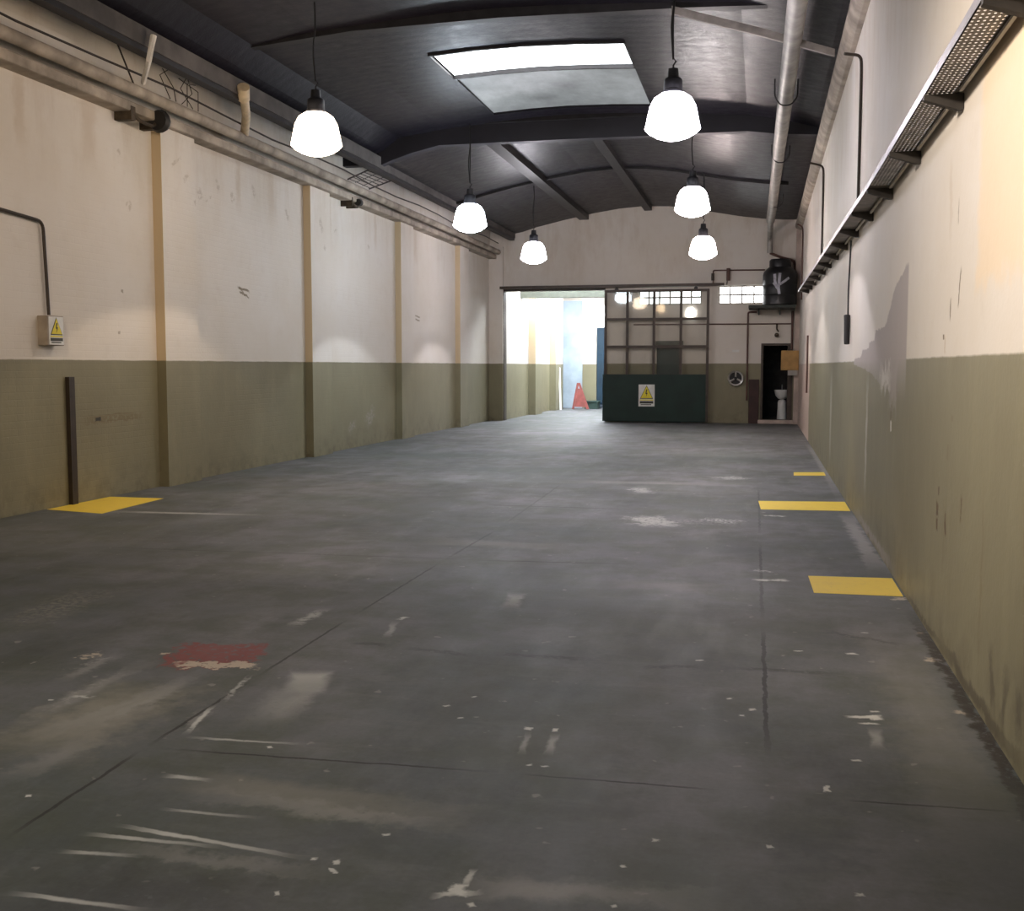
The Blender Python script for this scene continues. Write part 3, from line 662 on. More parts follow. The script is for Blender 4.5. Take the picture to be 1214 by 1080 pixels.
for i, r in enumerate(AS):
    o = MB().box(r[0], r[1], r[2], r[3], ZA+.04, ZA+.06).build('skylight', MAT['annex_glow'])  # unseen glowing panels, added to light the annex
    tag(o, ('added glowing roof panel lighting the room behind the gate, nearer one', 'added glowing roof panel lighting the room behind the gate, farther one')[i], 'skylight')
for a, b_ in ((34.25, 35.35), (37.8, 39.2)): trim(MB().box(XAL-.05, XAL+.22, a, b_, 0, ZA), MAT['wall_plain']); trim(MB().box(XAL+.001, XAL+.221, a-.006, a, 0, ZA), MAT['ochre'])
structure(MB().box(XAL, XAR, 33.0, 33.25, 3.62, 3.86).build('trim_90', MAT['annex_beam']))
tag(MB().tube([(-6.05, 38.2, 4.28), (-5.55, 36.4, 4.28)], .045, 10).build('tube_light', emit('fluorescent tube', (.95, .98, 1.), 6.)), 'white fluorescent tube under the ceiling beyond the gate', 'light')
# outer door of the annex with a bright light over it
dl = thing('door_leaf', 'tall blue steel door leaf at the back of the room beyond the gate', 'door', (-5.5, YA, 0))
MB().box(AB[0]+.01, AB[1]-.01, YA+.05, YA+.10, .13, 2.95).build('leaf', MAT['blue'], dl)
for z in (.2, 1.1, 2.0, 2.9): MB().box(AB[0]+.02, AB[1]-.02, YA+.03, YA+.05, z-.03, z+.03).build('rail', MAT['blue'], dl)
o = MB().box(AB[0], AB[1], YA+.08, YA+.10, 2.98, AB[3]).build('window_3', MAT['pane_bright']); structure(o)
structure(MB().box(-9., 4., YA+.2, YA+6, -.02, -.002).build('ground', plain('sunlit paving', (.6, .58, .55), .9)))
# leaning orange barrier, white plank, green crate
BX = .26
br = thing('plastic_barrier', 'red-orange plastic barrier panel leaning on the wall beyond the gate', 'barrier', (-6.55, 38.9, 0))
R_ = Matrix.Rotation(math.radians(-9), 3, 'X')
m = MB()
m.prism([(-6.82+BX, 38.7, .02), (-6.74+BX, 38.7, .02), (-6.60+BX, 38.9, .95), (-6.68+BX, 38.9, .95)], (0, .05, 0)); m.prism([(-6.30+BX, 38.7, .02), (-6.20+BX, 38.7, .02), (-6.56+BX, 38.9, .95), (-6.64+BX, 38.9, .95)], (0, .05, 0))
m.build('side_rail', MAT['orange'], br)
m = MB(); m.prism([(-6.74+BX, 38.74, .10), (-6.32+BX, 38.74, .10), (-6.53+BX, 38.87, .75), (-6.64+BX, 38.87, .75)], (0, .03, 0)); m.build('panel', MAT['orange'], br)
tag(MB().prism([(-6.93, 38.30, 0.0), (-6.86, 38.30, 0.0), (-6.95, 38.5, 1.5), (-7.02, 38.5, 1.5)], (0, .03, 0)).build('plank', MAT['white']), 'narrow white plank leaning on the wall beside the orange barrier', 'plank')
tag(MB().box(-7.16, -6.44, YA-.05, YA-.005, 0, 3.95, bev=.008).build('wall_panel', MAT['pale_blue']), 'pale blue glossy panel on the back wall beyond the gate, left of the blue door', 'panel')
gc = thing('metal_crate', 'low dark green metal crate at the foot of the blue door', 'crate', (-6.0, 39.6, 0))
MB().box(-6.2, -5.72, 39.3, 39.9, .0, .24, bev=.01).build('body', MAT['dkgreen'], gc)
MB().box(-6.23, -5.69, 39.27, 39.93, .24, .29, bev=.01).build('lid', MAT['dkgreen'], gc)

# dark little room behind the doorway
structure(MB().box(-.55, -.45, YF+.25, YF+2.2, 0, 2.6).box(1.5, 1.6, YF+.25, YF+2.2, 0, 2.6).box(-.55, 1.6, YF+2.2, YF+2.3, 0, 2.6).box(-.55, 1.6, YF+.25, YF+2.3, 2.6, 2.7).build('wall_closet', MAT['dark_room']))
structure(MB().box(-.45, 1.5, YF+.25, YF+2.2, .0, .10).build('floor_closet', MAT['dark_room']))
dr = bpy.data.objects.new('door_1', None); C.objects.link(dr); dr.location = (.38, YF, 0); structure(dr)
MB().box(DOOR[0]-.06, DOOR[0], YF-.03, YF+.25, .10, 2.16).box(DOOR[1], DOOR[1]+.13, YF-.03, YF+.25, .10, 2.16).box(DOOR[0], DOOR[1], YF-.03, YF+.25, 2.10, 2.16).build('door_frame', MAT['frame'], dr)
MB().box(DOOR[0]-.12, DOOR[1]+.16, YF-.16, YF+.25, 0, .10, bev=.01).build('door_step', MAT['pink_plaster'], dr)
wb = thing('washbasin', 'white pedestal washbasin just inside the dark doorway', 'washbasin', (.58, YF+.45, .1))
c0 = (.58, YF+.48, .1)
MB().lathe([(0, 0), (.13, 0), (.125, .08), (.115, .3), (.115, .46), (.09, .52), (0, .56)], c0, 20).build('pedestal', MAT['white'], wb, True)
MB().lathe([(0, .54), (.10, .56), (.17, .64), (.205, .75), (.215, .80), (.19, .80), (.16, .72), (.05, .66), (0, .66)], c0, 24).build('basin', MAT['white'], wb, True)
MB().tube([(.58, YF+.67, .88), (.58, YF+.67, 1.02), (.58, YF+.56, 1.04), (.58, YF+.54, .98)], .014, 8, smooth_bend=.03).build('tap', MAT['chrome'], wb, True)

# ------------------------------------------------------------------ pendant lamps
LAMP_POS = [(-5.19, 12.43, 4.28), (-.99, 12.35, 4.26), (-5.09, 19.12, 4.16), (-1.18, 19.07, 4.31), (-5.13, 24.94, 4.13), (-1.26, 24.24, 4.08)]
LAMP_LABEL = ['large glowing dome pendant lamp, nearest one along the left wall', 'largest glowing dome pendant lamp, hanging just right of the skylight with a dark housing',
              'glowing dome pendant lamp by the left wall pipe, second of the left row', 'glowing dome pendant lamp on the right, above the one level with the green gate',
              'small glowing pendant lamp with dark housing, over the left part of the gate opening', 'small glowing pendant lamp over the glazed gate, lowest of the right row']
LAMP_TINT = [(1., .80, .60), (.97, .91, 1.), (.80, .89, 1.), (1., .93, .93), (.96, .92, 1.), (1., .84, .81)]
proto = None
def make_lamp():
    t = thing('pendant_lamp', LAMP_LABEL[0], 'lamp', (0, 0, 0), 'dome pendant lamps')
    MB().lathe([(.10, .255), (.14, .250), (.205, .205), (.250, .12), (.274, .01), (.288, -.06), (.303, -.120), (.297, -.125), (.28, -.06), (.265, .01), (.241, .11), (.195, .195), (.10, .243)], seg=36).build('lamp_shade', MAT['shade'], t, True)
    MB().lathe([(.296, -.125), (.265, -.16), (.19, -.205), (.10, -.235), (0, -.24)], seg=36).build('lens', MAT['lens'], t, True)
    MB().lathe([(0, .24), (.118, .242), (.118, .28), (.105, .29), (.10, .40), (.085, .42), (.062, .43), (.055, .52), (0, .525)], seg=20).build('housing', MAT['lamp_body'], t, True)
    MB().tube([(.0, 0, .50), (0, 0, .56), (.03, 0, .60), (0, 0, .64), (-.03, 0, .60), (0, 0, .57)], .009, 6).build('hook', MAT['rib'], t)
    return t
for i, (x, y, z) in enumerate(LAMP_POS):
    if proto is None: proto = make_lamp(); o = proto
    else: o = copy_tree(proto)
    o.location = (x, y, z); o['label'] = LAMP_LABEL[i]
    if i:                                                           # every lamp burns in its own tint
        for ch in o.children:
            if ch.name.startswith(('lamp_shade', 'lens')):
                ch.data = ch.data.copy(); m_ = ch.data.materials[0].copy(); ch.data.materials[0] = m_
                m_.node_tree.nodes['Principled BSDF'].inputs['Emission Color'].default_value = (*LAMP_TINT[i], 1); m_.node_tree.nodes['Principled BSDF'].inputs['Emission Strength'].default_value = (0, 37., 41., 37., 44., 44.)[i]
    top = roof_z(x, y)-z+.01
    MB().tube([(0, 0, .62), (-.03+.02*(i % 3), 0, .62+(top-.62)*.4), (.01, 0, .62+(top-.62)*.7), (0, 0, top)], .010, 6, smooth_bend=.2).build('cord', MAT['cable'], o, origin=(0, 0, 0))
for i, (x, y, z) in enumerate(LAMP_POS):
    ld = bpy.data.lights.new('lamp_beam', 'SPOT'); ld.energy = SPOT*(.55 if i == 0 else 1.); ld.spot_size = math.radians(110); ld.spot_blend = .10; ld.shadow_soft_size = .10
    ld.color = LAMP_TINT[i]
    lo = bpy.data.objects.new('lamp_beam', ld); C.objects.link(lo); lo.location = (x, y, z-.26)

# ------------------------------------------------------------------ left wall fittings
tag(MB().tube([(XL+.30, YN+.1, 4.79), (XL+.30, 15, 4.78), (XL+.30, 22, 4.76), (XL+.30, 30.3, 4.74)], .07, 14).build('service_pipe', MAT['plaster'], smooth=True), 'long grimy cream pipe lying on the ledge of the left wall', 'pipe')
pts = [(XL+.36, YN+.2+k*1.45, 4.95+.03*math.sin(k*1.7)) for k in range(25)]
tag(MB().tube(pts, .014, 6).build('cable', MAT['conduit']), 'thin dark cable running above the ledge pipe on the left wall', 'cable')
ds = thing('downpipe_stub', 'short yellowed downpipe between roof gutter and ledge of the left wall', 'pipe', (XL+.3, 14.6, 4.86))
MB().tube([(-7.24, 14.72, 4.84), (-7.0, 14.3, 5.0), (-6.76, 13.75, 5.12)], .06, 14).build('tube', MAT['pvc'], ds, True)
MB().tube([(-6.79, 13.80, 5.10), (-6.72, 13.66, 5.22)], .082, 14).build('socket', MAT['pvc'], ds, True)
tag(MB().tube([(-7.20, 12.02, 4.90), (-6.75, 11.40, 4.97), (-6.72, 11.46, 5.25)], .03, 8, r1=.036).build('stick', MAT['stick']), 'pale broken stick standing on the ledge pipe of the left wall', 'stick')
tag(MB().tube([(XL+.26, 11.95, 4.86), (XL+.30, 11.5, 5.3)], .010, 6).build('wire', MAT['conduit']), 'thin dark wire slanting up beside the pale stick on the left ledge', 'wire')
tw = thing('twig_tangle', 'tangle of dark wires above the ledge right of the pale stick', 'wire', (XL+.3, 13.1, 4.88))
m = MB()
for k in range(6):
    y = 12.7+k*.14; m.tube([(XL+.3, y, 4.87), (XL+.28+random.uniform(-.05, .1), y+random.uniform(-.3, .4), 5.05+random.random()*.1), (XL+.2+random.uniform(-.05, .2), y+random.uniform(-.3, .6), 5.2+random.random()*.2)], .006, 5)
m.build('strands', MAT['rust'], tw)
def clamp_bracket(y, label, big):
    t = thing('pipe_bracket', label, 'bracket', (XL+.22, y, 4.68), 'rusty brackets under the ledge')
    MB().box(XL+.0, XL+.225, y-.20*big, y-.14*big, 4.46, 4.62).build('plate', MAT['rust'], t); MB().box(XL+.0, XL+.225, y+.14*big, y+.20*big, 4.46, 4.62).build('plate', MAT['rust'], t)
    MB().tube([(XL+.20, y-.17*big, 4.54), (XL+.24, y-.08*big, 4.47), (XL+.24, y+.08*big, 4.47), (XL+.20, y+.17*big, 4.54)], .022, 8, smooth_bend=.06).build('strap', MAT['rust'], t)
    MB().lathe([(0, -.06), (.075*big, -.06), (.09*big, .0), (.075*big, .06), (0, .06)], (XL+.25, y+.17*big, 4.56), 14, 'y').build('clamp', MAT['black'], t, True)
clamp_bracket(12.25, 'rusty bracket under the ledge at the top of the nearest pilaster', 1.6)
clamp_bracket(19.3, 'small dark bracket under the ledge beneath the wire rack', .8)
# leaning wire rack
rk = thing('wire_rack', 'small ladder-like wire rack leaning between ledge pipe and roof beam', 'rack', (XL+.3, 19.4, 4.86))
a0, a1, b0, b1 = (Vector(p) for p in ((XL+.30, 18.75, 4.87), (XL+.42, 19.75, 5.24), (XL+.30, 19.85, 4.87), (XL+.48, 21.1, 5.28)))
MB().tube([a0, a1], .014, 6).build('side_rail', MAT['conduit'], rk); MB().tube([b0, b1], .014, 6).build('side_rail', MAT['conduit'], rk)
m = MB()
for k in range(7): f = (k+.3)/7; m.tube([a0.lerp(a1, f), b0.lerp(b1, f)], .008, 5)
for k in (1, 2): f = k/3; m.tube([a0.lerp(b0, f), a1.lerp(b1, f)], .006, 5)
m.build('rungs', MAT['conduit'], rk)
# conduit and switch box with warning sign
tag(MB().tube([(XL+.03, 6.5, 3.15), (XL+.03, 9.8, 3.13), (XL+.03, 10.48, 3.09), (XL+.03, 10.53, 2.1)], .018, 8, smooth_bend=.10).build('conduit', MAT['conduit'], smooth=True), 'dark conduit bending down the left wall to the switch box', 'conduit')

def sign_parts(parent, place, w, h):
    """warning sign: white plate, yellow triangle with black outline and bolt, dark text lines"""
    def poly(name, pts, mat, lift, th=.003):
        m = MB(); a = [place(u, v, lift) for u, v in pts]; n = Vector(place(0, 0, lift+th))-Vector(place(0, 0, lift)); m.prism(a, n); return m.build(name, mat, parent)
    R4 = lambda u0, u1, v0, v1: [(u0, v0), (u1, v0), (u1, v1), (u0, v1)]
    plate = poly('plate', R4(-w/2, w/2, -h/2, h/2), MAT['white'], 0)
    tri = [(-w*.36, -h*.12), (w*.36, -h*.12), (0, h*.42)]
    poly('triangle_border', [(-w*.41, -h*.155), (w*.41, -h*.155), (0, h*.47)], MAT['sign_dark'], .003)
    poly('triangle', tri, MAT['yellow'], .006)
    poly('bolt', [(-w*.02, h*.28), (w*.05, h*.28), (w*.0, h*.12), (w*.07, h*.12), (-w*.03, -h*.07), (-w*.005, h*.07), (-w*.07, h*.07)], MAT['sign_dark'], .009)
    poly('yellow_band', R4(-w*.42, w*.42, -h*.23, -h*.18), MAT['yellow'], .003)
    poly('text_panel', R4(-w*.42, w*.42, -h*.37, -h*.26), MAT['sign_dark'], .003)
    poly('text_line', R4(-w*.36, w*.30, -h*.44, -h*.40), MAT['sign_dark'], .003)
sb = thing('switch_box', 'small switch box with a yellow warning triangle on the left wall', 'switch box', (XL, 10.52, 1.93))
MB().box(XL-.005, XL+.12, 10.37, 10.66, 1.77, 2.09, bev=.01).build('box', MAT['plaster'], sb)
sg = bpy.data.objects.new('warning_sign', None); C.objects.link(sg); sg.parent = sb; sg.location = (.12, .0, .0)
def pl_left(u, v, n): return (n, u, v)
def build_sign(root, place, w, h):
    sign_parts(root, place, w, h)
    for ch in root.children: ch.location = (0, 0, 0)
build_sign(sg, pl_left, .25, .30)
tag(MB().box(XL-.005, XL+.05, 10.82, 10.92, 0, 1.43).build('steel_channel', MAT['conduit']), 'dark upright steel channel fixed low on the left wall', 'channel')

# ------------------------------------------------------------------ right wall fittings
ct = thing('cable_tray', 'long perforated metal cable tray on brackets along the right wall', 'cable tray', (.88, 13, 2.95))
def trz(y): return 2.93+max(0, y-9)*.0165
ys3 = [1.5, 9, 25.8]; XO, XI = .79, .955
m = MB()
for a, b_ in zip(ys3, ys3[1:]):
    for x0, x1, d0, d1 in ((XO, XO+.006, 0, .05),):
        m.prism([(x0, a, trz(a)+d0), (x0, b_, trz(b_)+d0), (x0, b_, trz(b_)+d1), (x0, a, trz(a)+d1)], (x1-x0, 0, 0))
m.build('outer_lip', MAT['tray_lip'], ct)
m = MB()
for a, b_ in zip(ys3, ys3[1:]): m.prism([(XI, a, trz(a)), (XI, b_, trz(b_)), (XI, b_, trz(b_)+.05), (XI, a, trz(a)+.05)], (.006, 0, 0))
m.build('inner_lip', MAT['tray'], ct)
# pan: perforated where the camera can see the holes, plain beyond
hy, hx = .045, .0236
n_y = int((9-3.2)/hy); us = []; 
xs4 = [XO]; 
for k in range(7): xs4 += [XO+.002+k*hx+.006, XO+.002+k*hx+.006+.0115]
xs4 = [x for x in xs4 if x < XI-.004]+[XI]
ys4 = [1.5]
for k in range(n_y): ys4 += [3.2+k*hy, 3.2+k*hy+.028]
ys4 += [9.]
def solid(x, y):
    if y < 3.2 or y > 3.2+n_y*hy: return True
    fy = ((y-3.2) % hy)
    if fy > .028: return True
    fx = ((x-XO-.008) % hx)
    return not (fx < .0115 and x > XO+.008 and x < XI-.01)
grid_wall('pan', MAT['tray'], xs4, ys4, solid, lambda x, y, s: (x, y, trz(y)+(.003 if s else 0)), ct).location = -ct.location
m = MB(); m.prism([(XO, 9, trz(9)), (XO, 25.8, trz(25.8)), (XI, 25.8, trz(25.8)), (XI, 9, trz(9))], (0, 0, .003)); m.build('pan', MAT['tray'], ct)
for k in range(14):
    y = 4.5+k*1.53; z = trz(y)
    m = MB(); m.prism([(XO-.005, y, z-.004), (XR-.003, y, z-.004), (XR-.003, y, z-.085), (XR-.03, y, z-.085), (XO-.005, y, z-.03)], (0, .05, 0)); m.build('bracket', MAT['bracket'], ct)
m = MB()
for k in range(2, 13):
    y = 4.5+(k-2)*1.53; m.box(XR-.045, XR-.028, y+.12, y+1.42, trz(y+.7)-.022, trz(y+.7)-.006)
m.build('cable_strip', MAT['strip'], ct)

def wall_conduit(name, pts, r, label, mat='conduit', cat='conduit'):
    return tag(MB().tube(pts, r, 8, smooth_bend=.12).build(name, MAT[mat], smooth=True), label, cat)
wall_conduit('conduit', [(XR-.20, 12.0, 4.74), (XR-.03, 12.1, 4.74), (XR-.02, 12.13, 4.6), (XR-.02, 12.14, 3.06)], .016, 'thin dark conduit dropping to the cable tray, nearest on the right wall')
wall_conduit('conduit', [(XR-.25, 19.1, 4.90), (XR-.03, 19.2, 4.86), (XR-.02, 19.25, 4.7), (XR-.02, 19.3, 3.18)], .018, 'thin conduit dropping to the cable tray, middle one on the right wall')
wall_conduit('conduit', [(XR-.15, 28.4, 5.05), (XR-.03, 28.5, 5.0), (XR-.02, 28.5, 4.8), (XR-.02, 28.5, 3.2)], .02, 'short conduit high on the right wall near the far corner', 'brown_pipe')
pc = thing('hanging_plug_cable', 'cable hanging below the tray with a black plug at its end', 'cable', (XR-.05, 13.0, 3.0))
MB().tube([(XR-.013, 13.05, 2.96), (XR-.03, 13.03, 2.4), (XR-.03, 13.0, 2.08)], .010, 8).build('cable', MAT['cable'], pc)
MB().tube([(XR-.04, 13.0, 2.12), (XR-.04, 12.98, 2.05), (XR-.04, 12.96, 1.84), (XR-.04, 12.95, 1.80)], .036, 10, r1=.030).build('plug', MAT['black'], pc, True)
# duct under the roof
du = thing('duct_pipe', 'long pale grey pipe hung under the roof along the right side', 'pipe', (.25, 15, 5.3))
MB().tube([(.30, YN+.1, 5.28), (.30, 12, 5.28), (.24, 20, 5.28), (.20, 26.2, 5.26), (.17, 28.4, 5.16)], .105, 18).build('main_run', MAT['duct'], du, True)
MB().tube([(.17, 28.3, 5.16), (.18, 29.9, 5.05), (.18, 30.25, 4.95), (.18, 30.28, 4.55)], .075, 14, smooth_bend=.15).build('drop', MAT['duct'], du, True)
for y in (11.2, 16, 20.4, 26):
    MB().tube([(.12, y, 5.52), (.12, y, 5.28), (.20, y, 5.155), (.34, y, 5.15), (.43, y, 5.26), (.43, y, 5.50)], .010, 6, smooth_bend=.06).build('hanger', MAT['rib'], du)
tag(MB().tube([(.18, 30.3, 4.55), (.5, 30.34, 4.42), (.80, 30.33, 4.34), (.84, 30.34, 4.2), (.84, 30.35, 3.2)], .035, 8, smooth_bend=.08).build('drain_pipe', MAT['brown_pipe'], smooth=True), 'brown drain pipe bending from the roof pipe down behind the black tank', 'pipe')

# ------------------------------------------------------------------ sliding gate
GY = YF-.20
GX = [-4.20, -3.60, -2.87, -2.14, -1.42]; GZ = [.03, 1.29, 2.08, 2.83, 3.60]
g = thing('sliding_gate', 'sliding gate, glazed brown frame over a dark green sheet', 'gate', (-2.8, GY, 0))
m = MB(); hw = .035
for i, x in enumerate(GX): m.box(x-hw, x+hw, GY-.03, GY+.03, GZ[1] if 0 < i < 4 else GZ[0], GZ[-1])
for z in GZ[1:]: m.box(GX[0]-hw, GX[-1]+hw, GY-.031, GY+.031, z-hw, z+hw)
m.build('frame', MAT['frame'], g)
MB().box(GX[0]-.07, GX[-1]-.03, GY-.045, GY-.032, GZ[0], GZ[1]+.03).build('sheet_panel', MAT['green'], g)
MB().box(GX[0]-.03, GX[-1]+.03, GY+.0, GY+.02, GZ[0], GZ[0]+.10).build('bottom_rail', MAT['green'], g)
m = MB()
for i in range(4):
    for j in range(1, 4): m.box(GX[i]+hw-.004, GX[i+1]-hw+.004, GY-.003, GY+.003, GZ[j]+hw-.004, GZ[j+1]-hw+.004)
m.build('glass', MAT['glass'], g)
for x in (-3.9, -1.75): MB().lathe([(0, -.02), (.05, -.02), (.05, .02), (0, .02)], (x, GY, 3.652), 14, 'y').build('roller', MAT['rib'], g)
ws = bpy.data.objects.new('warning_sign', None); C.objects.link(ws); ws.parent = g; ws.location = (-3.05+2.8, -.046, .745); ws['label'] = 'white sign with yellow triangle on the green sheet'
build_sign(ws, lambda u, v, n: (u, -n, v), .44, .60)
tag(MB().box(-7.2, -1.0, GY-.05, GY+.05, 3.705, 3.78).build('gate_rail', MAT['frame']), 'dark steel rail over the gate opening and glazed gate', 'rail')
jf = bpy.data.objects.new('door_2', None); C.objects.link(jf); jf.location = (OPEN[0], YF, 0); structure(jf)
MB().box(OPEN[0]-.05, OPEN[0]+.02, YF-.04, YF+.27, 0, 3.70).box(OPEN[0]-.05, -4.24, YF-.04, YF+.27, 3.66, 3.71).build('door_frame', MAT['frame'], jf)
# small green door in the wall behind the gate
d3 = bpy.data.objects.new('door_3', None); C.objects.link(d3); d3.location = (-2.46, YF, 0); structure(d3)
MB().box(-2.80, -2.12, YF-.03, YF+.01, 0, 2.20).build('door_leaf', MAT['green_door'], d3)
MB().box(-2.84, -2.08, YF-.045, YF-.03, 2.12, 2.24).build('door_head', MAT['annex_beam'], d3)

# ------------------------------------------------------------------ far right corner
tk = thing('water_tank', 'black water tank with a white mark on the corner shelf', 'tank', (.45, 29.92, 3.13))
c0 = (.45, 29.92, 3.13)
MB().lathe([(0, 0), (.41, 0), (.44, .03), (.44, .25), (.43, .27), (.44, .29), (.44, .52), (.43, .54), (.44, .56), (.44, .80), (.42, .88), (.30, 1.0), (0, 1.0)], c0, 36).build('body', MAT['tank'], tk, True)
MB().lathe([(.27, .99), (.28, 1.0), (.28, 1.17), (.25, 1.21), (0, 1.23)], c0, 28).build('lid', MAT['tank'], tk, True)
def on_tank(a, z): return Vector((c0[0]+.446*math.sin(a), c0[1]-.446*math.cos(a), c0[2]+z))
m = MB()
for st, w in (([(-.32, .80), (-.30, .62), (-.22, .48), (-.08, .40)], .035), ([(-.02, .82), (-.06, .62), (-.10, .45), (-.04, .28)], .035), ([(-.16, .50), (.05, .55), (.3, .63), (.52, .70)], .03), ([(-.40, .58), (-.28, .52), (-.18, .46)], .03)):
    for (a, z), (a2, z2) in zip(st, st[1:]):
        p, q_ = on_tank(a, z), on_tank(a2, z2); d = (q_-p); n = Vector((math.sin((a+a2)/2), -math.cos((a+a2)/2), 0)); s = d.cross(n).normalized()*w
        m.prism([p-s, q_-s, q_+s, p+s], n*.006)
m.build('printed_mark', MAT['tank_mark'], tk)
sh = thing('tank_shelf', 'dark green shelf in the far right corner carrying the water tank', 'shelf', (.4, YF, 3.05))
MB().box(-.34, .86, 29.42, YF, 3.06, 3.13).build('board', MAT['shelf'], sh)
for x in (-.1, .45): MB().prism([(x, YF, 3.06), (x, 29.7, 3.06), (x, 29.7, 3.02), (x, YF-.04, 2.92), (x, YF, 2.92)], (.04, 0, 0)).build('bracket', MAT['shelf'], sh)
wp = thing('tank_supply_pipe', 'brown supply pipe with two stubby valves left of the water tank', 'pipe', (-.9, YF-.06, 4.0))
MB().tube([(.05, 30.2, 4.10), (-.2, YF-.07, 4.12), (-1.30, YF-.07, 4.13), (-1.30, YF-.07, 3.72)], .018, 8, smooth_bend=.04).build('pipe', MAT['brown_pipe'], wp)
MB().tube([(-.90, YF-.07, 4.18), (-.90, YF-.07, 3.85)], .05, 10).build('valve', MAT['brown_pipe'], wp)
MB().tube([(-.92, YF-.07, 3.86), (-.94, YF-.07, 3.74)], .018, 8).build('valve_outlet', MAT['pale_steel'], wp)
MB().tube([(-1.31, YF-.07, 4.05), (-1.31, YF-.07, 3.86)], .04, 10).build('valve', MAT['conduit'], wp)
tag(MB().tube([(-3.45, YF-.03, 2.69), (.80, YF-.03, 2.68)], .017, 8).build('water_pipe', MAT['brown_pipe']), 'thin horizontal brown pipe across the far wall behind the gate', 'pipe')
tag(MB().tube([(-.13, YF-.08, 3.0), (-.36, YF-.08, 3.0), (-.36, YF-.08, .62)], .024, 8, smooth_bend=.06).build('water_pipe', MAT['brown_pipe']), 'vertical brown pipe dropping from the tank shelf to the reddish board', 'pipe')
tag(MB().tube([(.80, YF-.04, 3.02), (.80, YF-.04, 2.0)], .03, 8).build('water_pipe', MAT['brown_pipe']), 'vertical brown pipe dropping from the shelf to the tan box', 'pipe')
lf = thing('wall_tap', 'small grimy wall tap above the dark doorway', 'tap', (.42, YF-.03, 2.55))
MB().tube([(.40, YF-.03, 2.68), (.40, YF-.05, 2.55), (.44, YF-.08, 2.47)], .022, 8).build('stem', MAT['rust'], lf)
MB().lathe([(0, -.03), (.06, -.02), (.06, .02), (0, .03)], (.40, YF-.10, 2.38), 12, 'y').build('valve', MAT['rust'], lf)
# reel on the wall
hr = thing('hose_reel', 'round silver hose reel with dark spokes on the far wall', 'hose reel', (-.66, YF, 1.22))
cw = (-.66, YF-.07, 1.22)
MB().lathe([(.165, -.03), (.20, -.045), (.215, 0.), (.20, .045), (.165, .03), (.165, -.03)], cw, 28, 'y').build('rim', MAT['chrome'], hr, True)
MB().lathe([(0, .05), (.175, .05), (.175, .03), (0, .03)], cw, 24, 'y').build('back_disc', MAT['black'], hr)
m = MB()
for k in range(3):
    a = k*PI*2/3+PI/2; u = Vector((math.cos(a), 0, math.sin(a))); m.tube([Vector(cw)+u*.03, Vector(cw)+u*.175], .026, 8)
m.build('spokes', MAT['chrome'], hr); MB().lathe([(0, -.06), (.04, -.06), (.045, 0.), (.045, .03), (0, .03)], cw, 16, 'y').build('hub', MAT['black'], hr)
tag(MB().box(-.76, -.58, YF-.012, YF, 1.93, 1.99).build('wall_plate', MAT['white']), 'tiny white plate on the far wall above the hose reel', 'plate')
tag(MB().box(-.31, -.04, YF-.07, YF-.005, 0, 1.19, bev=.006).build('board', MAT['board']), 'dark red-brown board standing against the wall left of the doorway', 'board')
tb = thing('fuse_board', 'tan wooden box hung in the far right corner beside the doorway', 'box', (.80, YF-.5, 1.72))
MB().box(.52, .975, YF-.50, YF-.36, 1.44, 1.96, bev=.008).build('box', MAT['tan'], tb)
MB().box(.555, .94, YF-.508, YF-.50, 1.475, 1.925, bev=.004).build('cover', MAT['tan'], tb)
MB().box(.70, .95, YF-.47, YF-.36, 1.30, 1.44, bev=.006).build('cable_box', MAT['grey_box'], tb)
wall_conduit('conduit', [(XR-.02, 24.2, 2.2), (XR-.02, 24.2, .98)], .02, 'short vertical pipe low on the right wall near the far corner', 'brown_pipe')

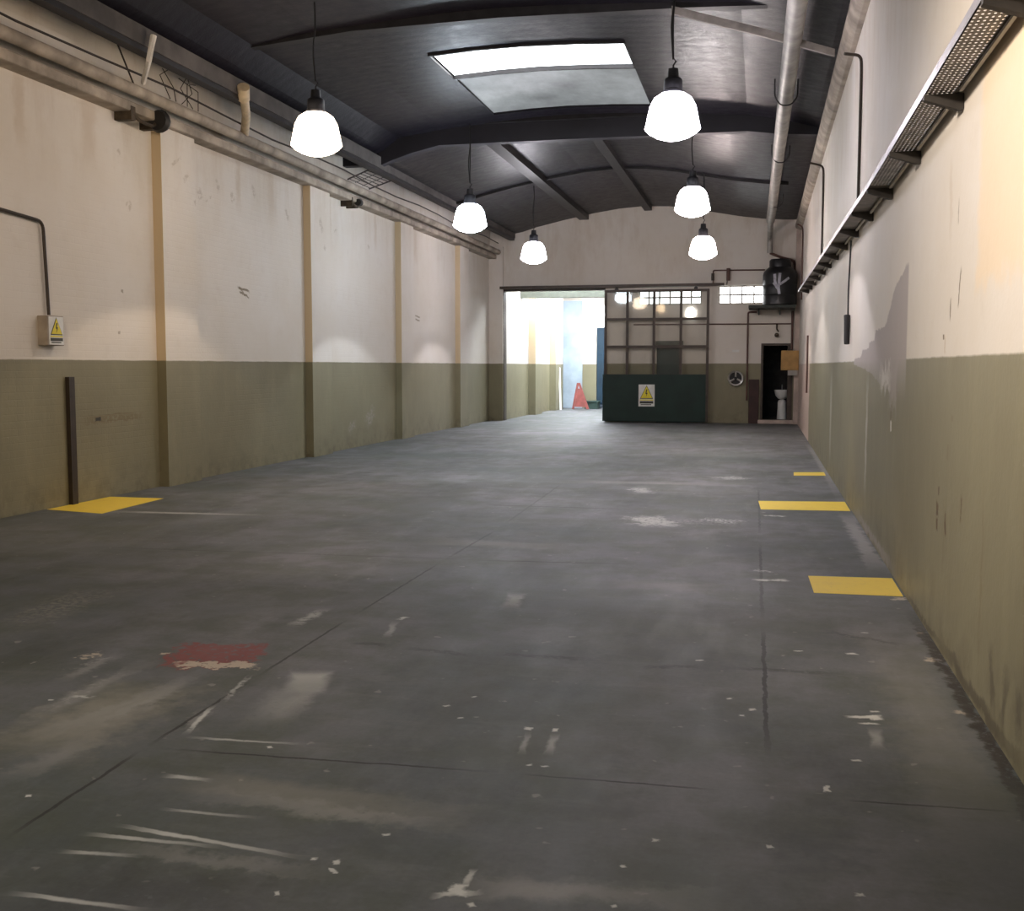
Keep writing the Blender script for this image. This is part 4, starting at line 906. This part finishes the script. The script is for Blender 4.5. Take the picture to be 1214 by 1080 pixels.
# ------------------------------------------------------------------ painted floor markings
ML = ['yellow painted rectangle on the floor by the right wall, nearest one', 'yellow painted rectangle on the floor by the right wall, second one with a bare patch',
      'narrow yellow painted strip on the floor by the right wall, farthest one', 'yellow painted rectangle on the floor at the foot of the left wall']
for lab, quad in zip(ML, ([(.37, 8.31), (.965, 8.35), (.965, 7.70), (.383, 7.69)], [(.0, 12.87), (.965, 13.0), (.965, 12.18), (.028, 12.11)], [(.497, 16.49), (.931, 16.59), (.926, 16.08), (.483, 15.98)], [(-7.525, 10.40), (-7.525, 11.587), (-6.812, 11.576), (-6.742, 10.23)])):
    tag(MB().prism([(x, y, .0005) for x, y in quad], (0, 0, .0015)).build('floor_marking', MAT['marking']), lab, 'floor marking', 'yellow floor markings')

# ------------------------------------------------------------------ light
def point(name, loc, power, col, r=.25):
    l = bpy.data.lights.new(name, 'POINT'); l.energy = power; l.color = col; l.shadow_soft_size = r
    o = bpy.data.objects.new(name, l); C.objects.link(o); o.location = loc
WARM = (1., .70, .42)
def flood(loc, aim, power, col, cone):
    l = bpy.data.lights.new('wall_fill_spot', 'SPOT'); l.energy = power; l.color = col; l.shadow_soft_size = .2; l.spot_size = math.radians(cone); l.spot_blend = .9
    o = bpy.data.objects.new('wall_fill_spot', l); C.objects.link(o); o.location = loc
    o.rotation_euler = (Vector(aim)-Vector(loc)).to_track_quat('-Z', 'Y').to_euler()
# added unseen lights stand in for nearer lamps and brighten the near walls and floor
flood((-2.4, 3.6, 3.9), (.98, 5.5, 2.35), 880., (1., .86, .74), 74)
flood((-4.9, 5.5, 4.4), (-7.54, 9.3, 2.6), 300., WARM, 95)
point('near_fill_light', (-3.6, 2.6, 4.3), 300., (1., .93, .82))
w = bpy.data.worlds.new('World'); bpy.context.scene.world = w; w.use_nodes = True
nt = w.node_tree; bg = nt.nodes['Background']
st = nt.nodes.new('ShaderNodeTexSky'); st.sky_type = 'HOSEK_WILKIE'; st.turbidity = 4.; st.sun_direction = (.3, .5, .8)
nt.links.new(st.outputs[0], bg.inputs[0]); bg.inputs[1].default_value = 2.0

# ------------------------------------------------------------------ camera
cd = bpy.data.cameras.new('camera'); cam = bpy.data.objects.new('camera', cd); C.objects.link(cam)
cd.sensor_fit = 'HORIZONTAL'; cd.sensor_width = 36.; cd.lens = 36.*1300/1214; cd.clip_start = .05; cd.clip_end = 200
cam.location = (0, 0, 1.55); cam.rotation_euler = (math.radians(90-4.6615), 0, math.radians(12.7443))
S = bpy.context.scene; S.camera = cam
vs_ = S.view_settings; S.display_settings.display_device = 'sRGB'; vs_.view_transform = 'Standard'; vs_.look = 'None'; vs_.exposure = 0.; vs_.gamma = 1.; vs_.use_curve_mapping = False
